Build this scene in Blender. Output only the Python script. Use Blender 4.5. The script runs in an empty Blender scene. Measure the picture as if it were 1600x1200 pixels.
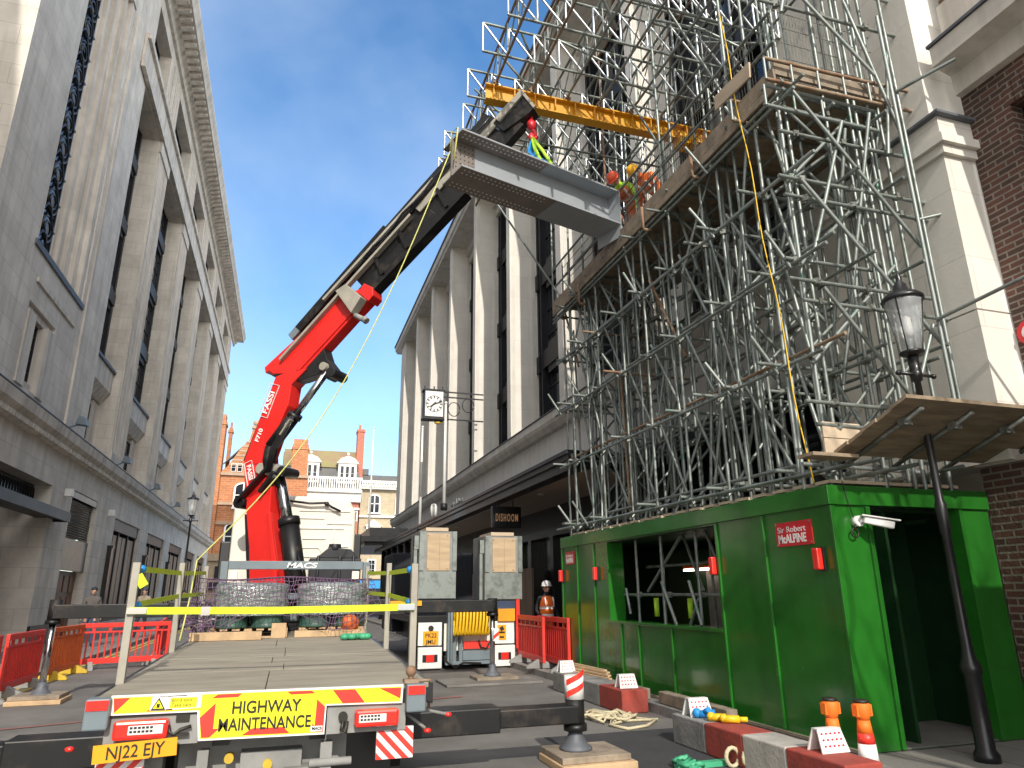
import bpy, bmesh, math, random
from mathutils import Vector, Matrix
SC = bpy.context.scene
COL = SC.collection
rnd = random.Random(7)
V = Vector
# ------------------------------------------------------------------ camera
cam_d = bpy.data.cameras.new('camera'); cam = bpy.data.objects.new('camera', cam_d); COL.objects.link(cam)
cam_d.sensor_width = 36.0; cam_d.lens = 24.28; cam_d.clip_start = 0.05; cam_d.clip_end = 3000
CR, CU, CF = V((0.953, -0.304, -0.008)), V((-0.081, -0.277, 0.957)), V((0.293, 0.911, 0.289))
CF.normalize(); CR = (CR - CF * CR.dot(CF)).normalized(); CU = CR.cross(CF).normalized()
cam.matrix_world = Matrix(((CR.x, CU.x, -CF.x, 0), (CR.y, CU.y, -CF.y, 0), (CR.z, CU.z, -CF.z, 1.6), (0, 0, 0, 1)))
SC.camera = cam
# ------------------------------------------------------------------ sky, sun, exposure
SUN_EL, SUN_AZ = math.radians(33), math.atan2(-0.085, -1.0)
w = bpy.data.worlds.new('World'); SC.world = w; w.use_nodes = True
nt = w.node_tree; N = nt.nodes; L = nt.links
for n in list(N): N.remove(n)
wo = N.new('ShaderNodeOutputWorld'); bg = N.new('ShaderNodeBackground'); bg.inputs[1].default_value = 0.15
sky = N.new('ShaderNodeTexSky'); sky.sky_type = 'NISHITA'; sky.sun_disc = False
sky.sun_elevation = SUN_EL; sky.sun_rotation = SUN_AZ; sky.air_density = 1.0; sky.dust_density = 0.6; sky.ozone_density = 2.5
tc = N.new('ShaderNodeTexCoord'); mp = N.new('ShaderNodeMapping'); mp.inputs['Scale'].default_value = (1.0, 1.1, 1.2)
mp.inputs['Rotation'].default_value = (0, 0.5, 0.5); mp.inputs['Location'].default_value = (0.35, 0.1, 0.2)
ns = N.new('ShaderNodeTexNoise'); ns.inputs['Scale'].default_value = 1.7; ns.inputs['Detail'].default_value = 6; ns.inputs['Roughness'].default_value = 0.5
ns.inputs['Distortion'].default_value = 0.1
cr = N.new('ShaderNodeValToRGB'); cr.color_ramp.elements[0].position = 0.40; cr.color_ramp.elements[1].position = 0.74
cr.color_ramp.elements[1].color = (0.5, 0.5, 0.5, 1)
hs = N.new('ShaderNodeHueSaturation'); hs.inputs['Hue'].default_value = 0.498; hs.inputs['Saturation'].default_value = 1.22; hs.inputs['Value'].default_value = 1.1
mx = N.new('ShaderNodeMix'); mx.data_type = 'RGBA'; mx.inputs['B'].default_value = (4.4, 5.0, 5.8, 1)
L.new(tc.outputs['Generated'], mp.inputs[0]); L.new(mp.outputs[0], ns.inputs['Vector']); L.new(ns.outputs['Fac'], cr.inputs[0])
L.new(sky.outputs[0], hs.inputs['Color']); L.new(hs.outputs[0], mx.inputs['A']); L.new(cr.outputs[0], mx.inputs['Factor'])
# bright cloud bank added to the unseen sky behind the viewer as fill light
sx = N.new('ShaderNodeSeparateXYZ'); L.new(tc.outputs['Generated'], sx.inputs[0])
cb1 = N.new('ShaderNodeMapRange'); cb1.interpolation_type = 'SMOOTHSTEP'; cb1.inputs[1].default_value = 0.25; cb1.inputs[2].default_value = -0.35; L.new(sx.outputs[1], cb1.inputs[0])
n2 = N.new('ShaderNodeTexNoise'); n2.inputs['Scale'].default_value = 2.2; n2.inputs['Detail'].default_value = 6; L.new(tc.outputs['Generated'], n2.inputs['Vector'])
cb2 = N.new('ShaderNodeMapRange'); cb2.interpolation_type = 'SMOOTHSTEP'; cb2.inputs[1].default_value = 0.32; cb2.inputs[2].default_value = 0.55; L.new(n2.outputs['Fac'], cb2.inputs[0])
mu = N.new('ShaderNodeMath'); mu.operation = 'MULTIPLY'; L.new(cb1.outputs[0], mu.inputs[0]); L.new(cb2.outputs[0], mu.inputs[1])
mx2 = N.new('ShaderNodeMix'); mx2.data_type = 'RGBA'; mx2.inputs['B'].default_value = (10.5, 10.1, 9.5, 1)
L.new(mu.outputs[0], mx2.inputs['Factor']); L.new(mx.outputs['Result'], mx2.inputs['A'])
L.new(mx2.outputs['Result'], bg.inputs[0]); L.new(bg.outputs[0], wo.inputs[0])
sd = bpy.data.lights.new('sun', 'SUN'); sd.energy = 2.6; sd.angle = math.radians(0.5); sd.color = (1.0, 0.93, 0.82)
so = bpy.data.objects.new('sun', sd); COL.objects.link(so)
to_sun = V((math.sin(SUN_AZ) * math.cos(SUN_EL), math.cos(SUN_AZ) * math.cos(SUN_EL), math.sin(SUN_EL)))
so.rotation_euler = to_sun.to_track_quat('Z', 'Y').to_euler(); so.location = (0, 0, 60)
SC.view_settings.view_transform = 'Standard'; SC.view_settings.look = 'None'; SC.view_settings.exposure = 0.68; SC.view_settings.gamma = 1.0
SC.cycles.max_bounces = 8; SC.cycles.diffuse_bounces = 5

# ------------------------------------------------------------------ materials
def mat(name, col, rough=0.7, metal=0.0, var=0.12, scale=3.0, bump=0.0, bscale=30.0, streak=0.0, col2=None, thr=(0.35, 0.7), stretch=(1, 1, 1), emit=0.0, spec=None, coat=0.0, obj=False, detail=5):
    m = bpy.data.materials.new(name); m.use_nodes = True
    nt = m.node_tree; N = nt.nodes; L = nt.links; b = N['Principled BSDF']
    b.inputs['Roughness'].default_value = rough; b.inputs['Metallic'].default_value = metal
    if spec is not None: b.inputs['Specular IOR Level'].default_value = spec
    if coat: b.inputs['Coat Weight'].default_value = coat; b.inputs['Coat Roughness'].default_value = 0.08
    g = N.new('ShaderNodeTexCoord') if obj else N.new('ShaderNodeNewGeometry')
    pos = g.outputs['Object'] if obj else g.outputs['Position']
    mp = N.new('ShaderNodeMapping'); mp.inputs['Scale'].default_value = stretch; L.new(pos, mp.inputs[0])
    n1 = N.new('ShaderNodeTexNoise'); n1.inputs['Scale'].default_value = scale; n1.inputs['Detail'].default_value = detail; n1.inputs['Roughness'].default_value = 0.62
    L.new(mp.outputs[0], n1.inputs['Vector'])
    r = N.new('ShaderNodeMapRange'); r.inputs[1].default_value = thr[0]; r.inputs[2].default_value = thr[1]; L.new(n1.outputs['Fac'], r.inputs[0])
    mx = N.new('ShaderNodeMix'); mx.data_type = 'RGBA'; L.new(r.outputs[0], mx.inputs['Factor'])
    a = tuple(c * (1 - var) for c in col); bb = tuple(min(1, c * (1 + var)) for c in col) if col2 is None else col2
    mx.inputs['A'].default_value = a + (1,); mx.inputs['B'].default_value = tuple(bb) + (1,)
    out = mx.outputs['Result']
    if streak:
        m2 = N.new('ShaderNodeMapping'); m2.inputs['Scale'].default_value = (2.2, 2.2, 0.12); L.new(pos, m2.inputs[0])
        n2 = N.new('ShaderNodeTexNoise'); n2.inputs['Scale'].default_value = 1.6; n2.inputs['Detail'].default_value = 6; L.new(m2.outputs[0], n2.inputs['Vector'])
        r2 = N.new('ShaderNodeMapRange'); r2.inputs[1].default_value = 0.42; r2.inputs[2].default_value = 0.72; r2.inputs[3].default_value = 1; r2.inputs[4].default_value = 1 - streak
        L.new(n2.outputs['Fac'], r2.inputs[0])
        mm = N.new('ShaderNodeMix'); mm.data_type = 'RGBA'; mm.blend_type = 'MULTIPLY'; mm.inputs['Factor'].default_value = 1
        L.new(out, mm.inputs['A']); L.new(r2.outputs[0], mm.inputs['B']); out = mm.outputs['Result']
    L.new(out, b.inputs['Base Color'])
    rr = N.new('ShaderNodeMapRange'); rr.inputs[3].default_value = max(0, rough - 0.1); rr.inputs[4].default_value = min(1, rough + 0.12)
    L.new(n1.outputs['Fac'], rr.inputs[0]); L.new(rr.outputs[0], b.inputs['Roughness'])
    if bump:
        n3 = N.new('ShaderNodeTexNoise'); n3.inputs['Scale'].default_value = bscale; n3.inputs['Detail'].default_value = 4; L.new(mp.outputs[0], n3.inputs['Vector'])
        bu = N.new('ShaderNodeBump'); bu.inputs['Strength'].default_value = bump; bu.inputs['Distance'].default_value = 0.02
        L.new(n3.outputs['Fac'], bu.inputs['Height']); L.new(bu.outputs[0], b.inputs['Normal'])
    if emit:
        b.inputs['Emission Color'].default_value = tuple(col) + (1,); b.inputs['Emission Strength'].default_value = emit
    return m

def blockmat(name, c1, c2, mortar, bw, bh, ms, plane='yz', rough=0.85, streak=0.25, grime=(0.12, 0.11, 0.1), bump=0.3, gr=0.25, noise=0.12, sq=1.0, bias=0.0):
    """stone blocks or bricks laid on walls in the yz / xz plane"""
    m = bpy.data.materials.new(name); m.use_nodes = True
    nt = m.node_tree; N = nt.nodes; L = nt.links; b = N['Principled BSDF']; b.inputs['Roughness'].default_value = rough
    g = N.new('ShaderNodeNewGeometry'); sp = N.new('ShaderNodeSeparateXYZ'); L.new(g.outputs['Position'], sp.inputs[0])
    sn = N.new('ShaderNodeSeparateXYZ'); L.new(g.outputs['True Normal'], sn.inputs[0])
    ab = N.new('ShaderNodeMath'); ab.operation = 'ABSOLUTE'; L.new(sn.outputs[0], ab.inputs[0])
    gt = N.new('ShaderNodeMath'); gt.operation = 'GREATER_THAN'; gt.inputs[1].default_value = 0.5; L.new(ab.outputs[0], gt.inputs[0])
    hm = N.new('ShaderNodeMix'); hm.data_type = 'FLOAT'; L.new(gt.outputs[0], hm.inputs['Factor']); L.new(sp.outputs[0], hm.inputs['A']); L.new(sp.outputs[1], hm.inputs['B'])
    cb = N.new('ShaderNodeCombineXYZ'); L.new(hm.outputs['Result'], cb.inputs[0]); L.new(sp.outputs[2], cb.inputs[1])
    br = N.new('ShaderNodeTexBrick'); br.inputs['Scale'].default_value = 1; br.inputs['Brick Width'].default_value = bw; br.inputs['Row Height'].default_value = bh
    br.inputs['Mortar Size'].default_value = ms; br.inputs['Mortar Smooth'].default_value = 0.1; br.inputs['Bias'].default_value = bias
    br.inputs['Color1'].default_value = c1 + (1,); br.inputs['Color2'].default_value = c2 + (1,); br.inputs['Mortar'].default_value = mortar + (1,)
    L.new(cb.outputs[0], br.inputs['Vector'])
    n1 = N.new('ShaderNodeTexNoise'); n1.inputs['Scale'].default_value = 1.1; n1.inputs['Detail'].default_value = 8; n1.inputs['Roughness'].default_value = 0.65; L.new(g.outputs['Position'], n1.inputs['Vector'])
    r1 = N.new('ShaderNodeMapRange'); r1.inputs[1].default_value = 0.3; r1.inputs[2].default_value = 0.7; r1.inputs[3].default_value = 1 - noise; r1.inputs[4].default_value = 1 + noise; L.new(n1.outputs['Fac'], r1.inputs[0])
    m1 = N.new('ShaderNodeMix'); m1.data_type = 'RGBA'; m1.blend_type = 'MULTIPLY'; m1.inputs['Factor'].default_value = 1; L.new(br.outputs['Color'], m1.inputs['A']); L.new(r1.outputs[0], m1.inputs['B'])
    mp = N.new('ShaderNodeMapping'); mp.inputs['Scale'].default_value = (1.6, 1.6, 0.1); L.new(g.outputs['Position'], mp.inputs[0])
    n2 = N.new('ShaderNodeTexNoise'); n2.inputs['Scale'].default_value = 1.5; n2.inputs['Detail'].default_value = 7; L.new(mp.outputs[0], n2.inputs['Vector'])
    r2 = N.new('ShaderNodeMapRange'); r2.inputs[1].default_value = 0.48; r2.inputs[2].default_value = 0.75; r2.inputs[3].default_value = 0; r2.inputs[4].default_value = streak; L.new(n2.outputs['Fac'], r2.inputs[0])
    m2 = N.new('ShaderNodeMix'); m2.data_type = 'RGBA'; L.new(r2.outputs[0], m2.inputs['Factor']); L.new(m1.outputs['Result'], m2.inputs['A']); m2.inputs['B'].default_value = grime + (1,)
    L.new(m2.outputs['Result'], b.inputs['Base Color'])
    n3 = N.new('ShaderNodeTexNoise'); n3.inputs['Scale'].default_value = 25; n3.inputs['Detail'].default_value = 5; L.new(g.outputs['Position'], n3.inputs['Vector'])
    ad = N.new('ShaderNodeMath'); ad.operation = 'MULTIPLY_ADD'; ad.inputs[1].default_value = -0.8; L.new(br.outputs['Fac'], ad.inputs[0]); L.new(n3.outputs['Fac'], ad.inputs[2])
    bu = N.new('ShaderNodeBump'); bu.inputs['Strength'].default_value = bump; bu.inputs['Distance'].default_value = 0.02; L.new(ad.outputs[0], bu.inputs['Height']); L.new(bu.outputs[0], b.inputs['Normal'])
    return m

M = {}
M['stone_l'] = blockmat('grey_portland_stone', (.66, .61, .54), (.595, .55, .485), (.44, .405, .36), 1.3, 0.62, 0.008, streak=0.34, grime=(.17, .15, .125), noise=.16, bump=.1)
M['stone_l2'] = mat('grey_stone_trim', (.64, .59, .525), .85, var=.13, scale=1.2, bump=.1, streak=.34)
M['stone_r'] = blockmat('pale_portland_stone', (.70, .67, .61), (.66, .63, .575), (.54, .51, .46), 1.5, 0.9, 0.006, streak=0.16, grime=(.33, .31, .28), noise=.08, bump=.1)
M['stone_r2'] = mat('pale_stone_trim', (.68, .655, .60), .85, var=.1, scale=1.5, bump=.15, streak=.2)
M['brick'] = blockmat('red_brick', (.115, .048, .034), (.06, .034, .027), (.20, .175, .145), 0.235, 0.079, 0.011, streak=.25, grime=(.05, .035, .03), bump=.8, noise=.3)
M['brick_o'] = blockmat('orange_brick', (.46, .17, .068), (.37, .125, .05), (.43, .27, .16), 0.9, 0.30, 0.03, streak=.2, grime=(.25, .12, .07), bump=.2, noise=.2)
M['brick_y'] = blockmat('yellow_brick', (.45, .37, .24), (.38, .31, .2), (.5, .45, .36), 0.5, 0.2, 0.02, streak=.2, bump=.2)
M['brick_r2'] = mat('red_brick_far', (.42, .15, .10), .85, var=.2)
M['white_stucco'] = mat('white_stucco', (.78, .77, .74), .7, var=.05, streak=.12)
M['slate'] = mat('slate', (.13, .13, .13), .8, var=.2, scale=1)
M['tile_roof'] = mat('mossy_tile', (.27, .18, .12), .9, col2=(.23, .22, .09), scale=.5)
M['dark_metal'] = mat('dark_window_metal', (.022, .023, .027), .45, .3, var=.3, scale=2)
M['black'] = mat('black_paint', (.014, .014, .016), .35, var=.3, scale=4, coat=.2)
M['glass_dark'] = mat('dark_glass', (.018, .022, .028), .08, 0, var=.4, scale=.6, spec=.6)
M['lead'] = mat('lead_flashing', (.12, .13, .15), .6, .2, var=.2)
M['asphalt'] = mat('asphalt', (.155, .147, .136), .9, var=.28, scale=1.1, bump=.35, bscale=140, thr=(.3, .7), detail=9)
M['asphalt2'] = mat('fresh_asphalt', (.04, .04, .043), .9, var=.2, scale=2, bump=.3, bscale=140)
M['paving'] = blockmat('paving', (.2, .19, .175), (.17, .16, .15), (.09, .085, .08), .6, .6, .012, streak=0)
M['paver'] = mat('paving_slabs', (.2, .19, .175), .9, var=.25, scale=1.5, bump=.2)
M['kerb'] = mat('granite_kerb', (.23, .22, .21), .85, var=.25, scale=6, bump=.2)
M['red'] = mat('crane_red', (.72, .022, .018), .32, var=.10, scale=2, coat=.4, obj=False)
M['grey_paint'] = mat('grey_paint', (.16, .20, .225), .45, var=.12, scale=3)
M['boom_black'] = mat('worn_black_steel', (.018, .018, .019), .42, .2, col2=(.085, .065, .05), thr=(.55, .85), scale=3, var=.3)
M['rail_grey'] = mat('grey_channel', (.34, .32, .27), .6, .1, var=.15)
M['chrome'] = mat('chrome_rod', (.55, .57, .6), .16, 1.0, var=.05)
M['cream'] = mat('cream_cab', (.74, .71, .62), .38, var=.03, coat=.3)
M['white'] = mat('white_paint', (.75, .75, .73), .45, var=.06)
M['deck'] = mat('worn_deck_board', (.29, .262, .21), .8, var=.22, scale=1.6, bump=.2, stretch=(1, 5, 1), detail=8)
M['galv'] = mat('galvanised_tube', (.325, .365, .345), .45, .5, col2=(.13, .15, .135), thr=(.46, .7), scale=5, var=.15)
M['galv2'] = mat('greenish_tube', (.36, .40, .385), .5, .5, col2=(.13, .27, .21), thr=(.58, .68), scale=3, var=.2)
M['rust'] = mat('rusty_tube', (.25, .12, .06), .7, .2, col2=(.36, .30, .22), scale=4)
M['coupler'] = mat('coupler_steel', (.20, .21, .19), .6, .5, var=.35, scale=9)
M['alu'] = mat('bright_alloy_beam', (.60, .63, .66), .35, .75, var=.1)
M['ply'] = mat('new_plywood', (.50, .37, .235), .75, var=.14, scale=2, stretch=(1, 1, 6), detail=8)
M['board'] = mat('scaffold_board', (.30, .23, .155), .85, var=.28, scale=2.5, stretch=(1, 5, 5), bump=.15)
M['board_pale'] = mat('pale_board', (.55, .44, .32), .8, var=.12, scale=3)
M['timber'] = mat('weathered_timber', (.27, .22, .165), .9, var=.3, scale=5, bump=.3)
M['timber_new'] = mat('pallet_wood', (.52, .36, .21), .85, var=.2, scale=5)
M['green'] = mat('green_gloss_paint', (.019, .150, .016), .22, var=.16, scale=1.6, bump=.10, bscale=9, coat=.25, thr=(.3, .75), streak=.18)
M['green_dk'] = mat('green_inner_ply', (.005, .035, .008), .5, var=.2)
M['sign_red'] = mat('sign_red', (.62, .02, .03), .35, var=.05)
M['lens_red'] = mat('red_lens', (.85, .03, .02), .25, var=.05, coat=.5)
M['barrier'] = mat('red_barrier_plastic', (.72, .04, .03), .45, var=.12, scale=3)
M['barrier_o'] = mat('orange_barrier_plastic', (.70, .14, .03), .5, var=.12, scale=3)
M['foot_grey'] = mat('recycled_foot', (.28, .28, .27), .9, var=.2)
M['foot_yel'] = mat('yellow_foot', (.62, .42, .04), .7, var=.15)
M['yellow'] = mat('runway_yellow', (.78, .40, .015), .45, col2=(.62, .28, .02), scale=3)
M['refl_yel'] = mat('reflective_yellow', (.90, .85, .02), .4, var=.04)
M['refl_red'] = mat('reflective_red', (.80, .045, .03), .4, var=.05)
M['refl_white'] = mat('reflective_white', (.82, .82, .80), .4, var=.05)
M['plate'] = mat('plate_yellow', (.86, .37, .012), .4, var=.04)
M['ink'] = mat('dark_ink', (.02, .018, .012), .5, var=.1)
M['ink_w'] = mat('white_ink', (.8, .8, .78), .5, var=.05)
M['strap'] = mat('lime_strap', (.60, .78, .015), .6, var=.1, scale=8)
M['blue'] = mat('blue_plastic', (.02, .25, .62), .5, var=.1)
M['girder'] = mat('primer_grey_steel', (.31, .335, .36), .55, .15, var=.06, scale=2)
M['girder2'] = mat('unpainted_steel', (.23, .20, .18), .6, .3, var=.15, scale=4)
M['hole_l'] = mat('daylight_hole', (.72, .74, .76), .6, var=.02)
M['net'] = mat('purple_net', (.17, .10, .18), .8, var=.2)
M['wrap'] = mat('stretch_wrap', (.34, .37, .36), .12, .0, col2=(.09, .15, .125), thr=(.42, .6), scale=6, stretch=(1, 1, 4), bump=.6, bscale=14, coat=.6)
M['drum'] = mat('green_drum', (.05, .11, .09), .4, var=.2)
M['rope'] = mat('cream_rope', (.55, .48, .32), .9, var=.2, scale=40)
M['rope_y'] = mat('yellow_green_rope', (.62, .62, .20), .85, var=.15, scale=20)
M['conc'] = mat('concrete_block', (.24, .235, .225), .9, var=.3, scale=3, bump=.4)
M['conc_red'] = mat('faded_red_concrete', (.42, .065, .045), .85, col2=(.22, .05, .04), scale=4, bump=.3)
M['conc_wht'] = mat('faded_white_concrete', (.55, .52, .47), .85, col2=(.3, .28, .26), scale=3, bump=.3)
M['orange'] = mat('hi_vis_orange', (.95, .19, .02), .6, var=.08)
M['lime'] = mat('hi_vis_lime', (.50, .85, .05), .6, var=.08)
M['skin'] = mat('skin', (.45, .25, .18), .55, var=.08)
M['navy'] = mat('dark_cloth', (.018, .02, .028), .85, var=.25, scale=8)
M['cloth2'] = mat('grey_cloth', (.10, .09, .085), .85, var=.25, scale=8)
M['denim'] = mat('denim', (.04, .06, .11), .85, var=.2)
M['helm_w'] = mat('white_helmet', (.78, .78, .76), .35, var=.03)
M['helm_r'] = mat('red_helmet', (.75, .10, .04), .35, var=.05)
M['helm_y'] = mat('yellow_helmet', (.85, .42, .02), .35, var=.05)
M['beige'] = mat('beige_soffit', (.50, .42, .34), .8, var=.06)
M['blind'] = mat('tan_blind', (.36, .25, .17), .55, var=.15, scale=1.5, stretch=(1, 6, 1))
M['door_wood'] = mat('oak_door', (.17, .075, .035), .5, var=.2)
M['hose'] = mat('yellow_hose', (.80, .50, .015), .5, var=.1)
M['rubber'] = mat('tyre_rubber', (.015, .015, .015), .85, var=.2)
M['gold'] = mat('copper_letters', (.60, .33, .17), .4, .2, var=.15, emit=.12)
M['lampglass'] = None
M['tubelight'] = mat('lit_tube', (1, .9, .75), .5, var=0, emit=3.0)
M['bark'] = mat('bark', (.1, .08, .06), .9, var=.3)
M['green_bag'] = mat('green_plastic', (.06, .38, .20), .5, var=.15)
M['mud'] = mat('spray_yellow', (.55, .42, .08), .9, var=.25, scale=9)
M['spray_r'] = mat('spray_red', (.42, .12, .09), .9, var=.25, scale=9)
def glassmat():
    m = bpy.data.materials.new('lantern_glass'); m.use_nodes = True; nt = m.node_tree; b = nt.nodes['Principled BSDF']
    b.inputs['Base Color'].default_value = (.55, .58, .6, 1); b.inputs['Roughness'].default_value = .25; b.inputs['Alpha'].default_value = .45
    tcx = nt.nodes.new('ShaderNodeTexNoise'); tcx.inputs['Scale'].default_value = 9
    rr = nt.nodes.new('ShaderNodeMapRange'); rr.inputs[3].default_value = .3; rr.inputs[4].default_value = .6; nt.links.new(tcx.outputs['Fac'], rr.inputs[0]); nt.links.new(rr.outputs[0], b.inputs['Alpha'])
    return m
M['lampglass'] = glassmat()

# ------------------------------------------------------------------ mesh builder
def wloc(p):
    v = V((0, 0, 0))
    while p is not None:
        v += p.location; p = p.parent
    return v
def frame(d):
    d = V(d).normalized(); a = V((0, 0, 1)) if abs(d.z) < .9 else V((1, 0, 0))
    u = d.cross(a).normalized(); return u, d.cross(u).normalized(), d
class MB:
    def __init__(s): s.v = []; s.f = []; s.m = []; s.sm = []; s.cm = 0
    def add(s, vs, fs, smooth=False):
        o = len(s.v); s.v += [tuple(x) for x in vs]
        for f in fs: s.f.append([o + i for i in f]); s.m.append(s.cm); s.sm.append(smooth)
        return s
    def box(s, x0, x1, y0, y1, z0, z1):
        vs = [(x, y, z) for x in (x0, x1) for y in (y0, y1) for z in (z0, z1)]
        return s.add(vs, [(0, 1, 3, 2), (4, 6, 7, 5), (0, 4, 5, 1), (2, 3, 7, 6), (0, 2, 6, 4), (1, 5, 7, 3)])
    def obox(s, c, ax, ay, az):
        c, ax, ay, az = V(c), V(ax), V(ay), V(az)
        vs = [c + ax * i + ay * j + az * k for i in (-1, 1) for j in (-1, 1) for k in (-1, 1)]
        return s.add(vs, [(0, 1, 3, 2), (4, 6, 7, 5), (0, 4, 5, 1), (2, 3, 7, 6), (0, 2, 6, 4), (1, 5, 7, 3)])
    def bar(s, p, q, w, h, up=(0, 0, 1)):
        p, q = V(p), V(q); d = (q - p); l = d.length; d.normalize(); up = V(up)
        if abs(d.dot(up)) > .98: up = V((0, 1, 0))
        a = d.cross(up).normalized(); b = a.cross(d).normalized()
        return s.obox((p + q) / 2, d * l / 2, a * w / 2, b * h / 2)
    def tube(s, p, q, r, n=8, r2=None, cap=True):
        p, q = V(p), V(q); r2 = r if r2 is None else r2; u, w_, d = frame(q - p)
        vs = []
        for c, rr in ((p, r), (q, r2)):
            for i in range(n):
                a = 2 * math.pi * i / n; vs.append(c + (u * math.cos(a) + w_ * math.sin(a)) * rr)
        s.add(vs, [(i, (i + 1) % n, n + (i + 1) % n, n + i) for i in range(n)], True)
        if cap: s.add(vs, [tuple(range(n - 1, -1, -1)), tuple(range(n, 2 * n))])
        return s
    def path(s, pts, r, n=6):
        pts = [V(p) for p in pts]; vs = []; k = len(pts); u = None
        for i, p in enumerate(pts):
            d = (pts[min(i + 1, k - 1)] - pts[max(i - 1, 0)]).normalized()
            if u is None: u = frame(d)[0]
            u = (u - d * u.dot(d)); u = u.normalized() if u.length > 1e-6 else frame(d)[0]
            w_ = d.cross(u); rr = r[i] if isinstance(r, (list, tuple)) else r
            for j in range(n):
                a = 2 * math.pi * j / n; vs.append(p + (u * math.cos(a) + w_ * math.sin(a)) * rr)
        fs = [(i * n + j, i * n + (j + 1) % n, (i + 1) * n + (j + 1) % n, (i + 1) * n + j) for i in range(k - 1) for j in range(n)]
        s.add(vs, fs, True); s.add(vs, [tuple(range(n - 1, -1, -1)), tuple(range((k - 1) * n, k * n))]); return s
    def lathe(s, c, prof, n=16, smooth=True):
        c = V(c); vs = []
        for r, z in prof:
            for i in range(n):
                a = 2 * math.pi * i / n; vs.append(c + V((r * math.cos(a), r * math.sin(a), z)))
        k = len(prof)
        s.add(vs, [(i * n + j, i * n + (j + 1) % n, (i + 1) * n + (j + 1) % n, (i + 1) * n + j) for i in range(k - 1) for j in range(n)], smooth)
        s.add(vs, [tuple(range(n - 1, -1, -1)), tuple(range((k - 1) * n, k * n))]); return s
    def prism(s, pts, off):
        """polygon of 3-d points extruded by a vector"""
        a = [V(p) for p in pts]; o = V(off); n = len(a); vs = a + [p + o for p in a]
        return s.add(vs, [tuple(range(n - 1, -1, -1)), tuple(range(n, 2 * n))] + [(i, (i + 1) % n, n + (i + 1) % n, n + i) for i in range(n)])
    def ball(s, c, r, n=10, k=6, sz=(1, 1, 1)):
        vs = []; c = V(c)
        for i in range(k + 1):
            t = math.pi * i / k
            for j in range(n):
                a = 2 * math.pi * j / n; vs.append(c + V((r * sz[0] * math.sin(t) * math.cos(a), r * sz[1] * math.sin(t) * math.sin(a), r * sz[2] * math.cos(t))))
        return s.add(vs, [(i * n + j, i * n + (j + 1) % n, (i + 1) * n + (j + 1) % n, (i + 1) * n + j) for i in range(k) for j in range(n)], True)
    def quad(s, a, b, c, d): return s.add([a, b, c, d], [(0, 1, 2, 3)])
    def build(s, name, m, parent=None, bevel=0.0, fix=True):
        me = bpy.data.meshes.new(name)
        if parent is None:
            xs = list(zip(*s.v)); org = V(((min(xs[0]) + max(xs[0])) / 2, (min(xs[1]) + max(xs[1])) / 2, min(xs[2])))
        else: org = wloc(parent)
        me.from_pydata([tuple(V(p) - org) for p in s.v], [], s.f)
        for mm in (m if isinstance(m, (list, tuple)) else [m]): me.materials.append(M[mm] if isinstance(mm, str) else mm)
        for p, mi, sm in zip(me.polygons, s.m, s.sm): p.material_index = mi; p.use_smooth = sm
        if fix:
            bm = bmesh.new(); bm.from_mesh(me); bmesh.ops.remove_doubles(bm, verts=bm.verts, dist=1e-5); bmesh.ops.recalc_face_normals(bm, faces=bm.faces); bm.to_mesh(me); bm.free()
        o = bpy.data.objects.new(name, me); COL.objects.link(o)
        if parent is not None: o.parent = parent
        else: o.location = org
        if bevel:
            b = o.modifiers.new('bevel', 'BEVEL'); b.width = bevel; b.segments = 2; b.limit_method = 'ANGLE'; b.angle_limit = math.radians(50)
        return o
def tag(o, label=None, cat=None, group=None, kind=None):
    if label: o['label'] = label
    if cat: o['category'] = cat
    if group: o['group'] = group
    if kind: o['kind'] = kind
    return o
def thing(name, loc, label, cat, group=None, rz=0.0):
    o = bpy.data.objects.new(name, None); COL.objects.link(o); o.location = loc; o.empty_display_size = .2
    return tag(o, label, cat, group)
def struct(mb, name, m): return tag(mb.build(name, m, fix=False), kind='structure')
def copy_tree(o, parent=None):
    c = o.copy(); COL.objects.link(c)
    if parent is not None: c.parent = parent
    for ch in list(o.children): copy_tree(ch, c)
    return c
def text(mb, body, org, u, v, size, depth=.004, align='LEFT', sx=1.0, bold=0.0, spacing=1.0):
    """adds lettering (Blender's own font) to a mesh: org = baseline start, u right, v up"""
    cu = bpy.data.curves.new('t', 'FONT'); cu.body = body; cu.size = size; cu.align_x = align; cu.offset = bold; cu.space_character = spacing; cu.extrude = depth / 2
    ob = bpy.data.objects.new('t', cu); COL.objects.link(ob); bpy.context.view_layer.update()
    me = bpy.data.meshes.new_from_object(ob.evaluated_get(bpy.context.evaluated_depsgraph_get()))
    u, v, org = V(u).normalized(), V(v).normalized(), V(org); n = u.cross(v)
    mb.add([org + u * p.co.x * sx + v * p.co.y + n * (p.co.z + depth / 2) for p in me.vertices], [tuple(p.vertices) for p in me.polygons])
    bpy.data.objects.remove(ob); bpy.data.curves.remove(cu); bpy.data.meshes.remove(me)
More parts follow.
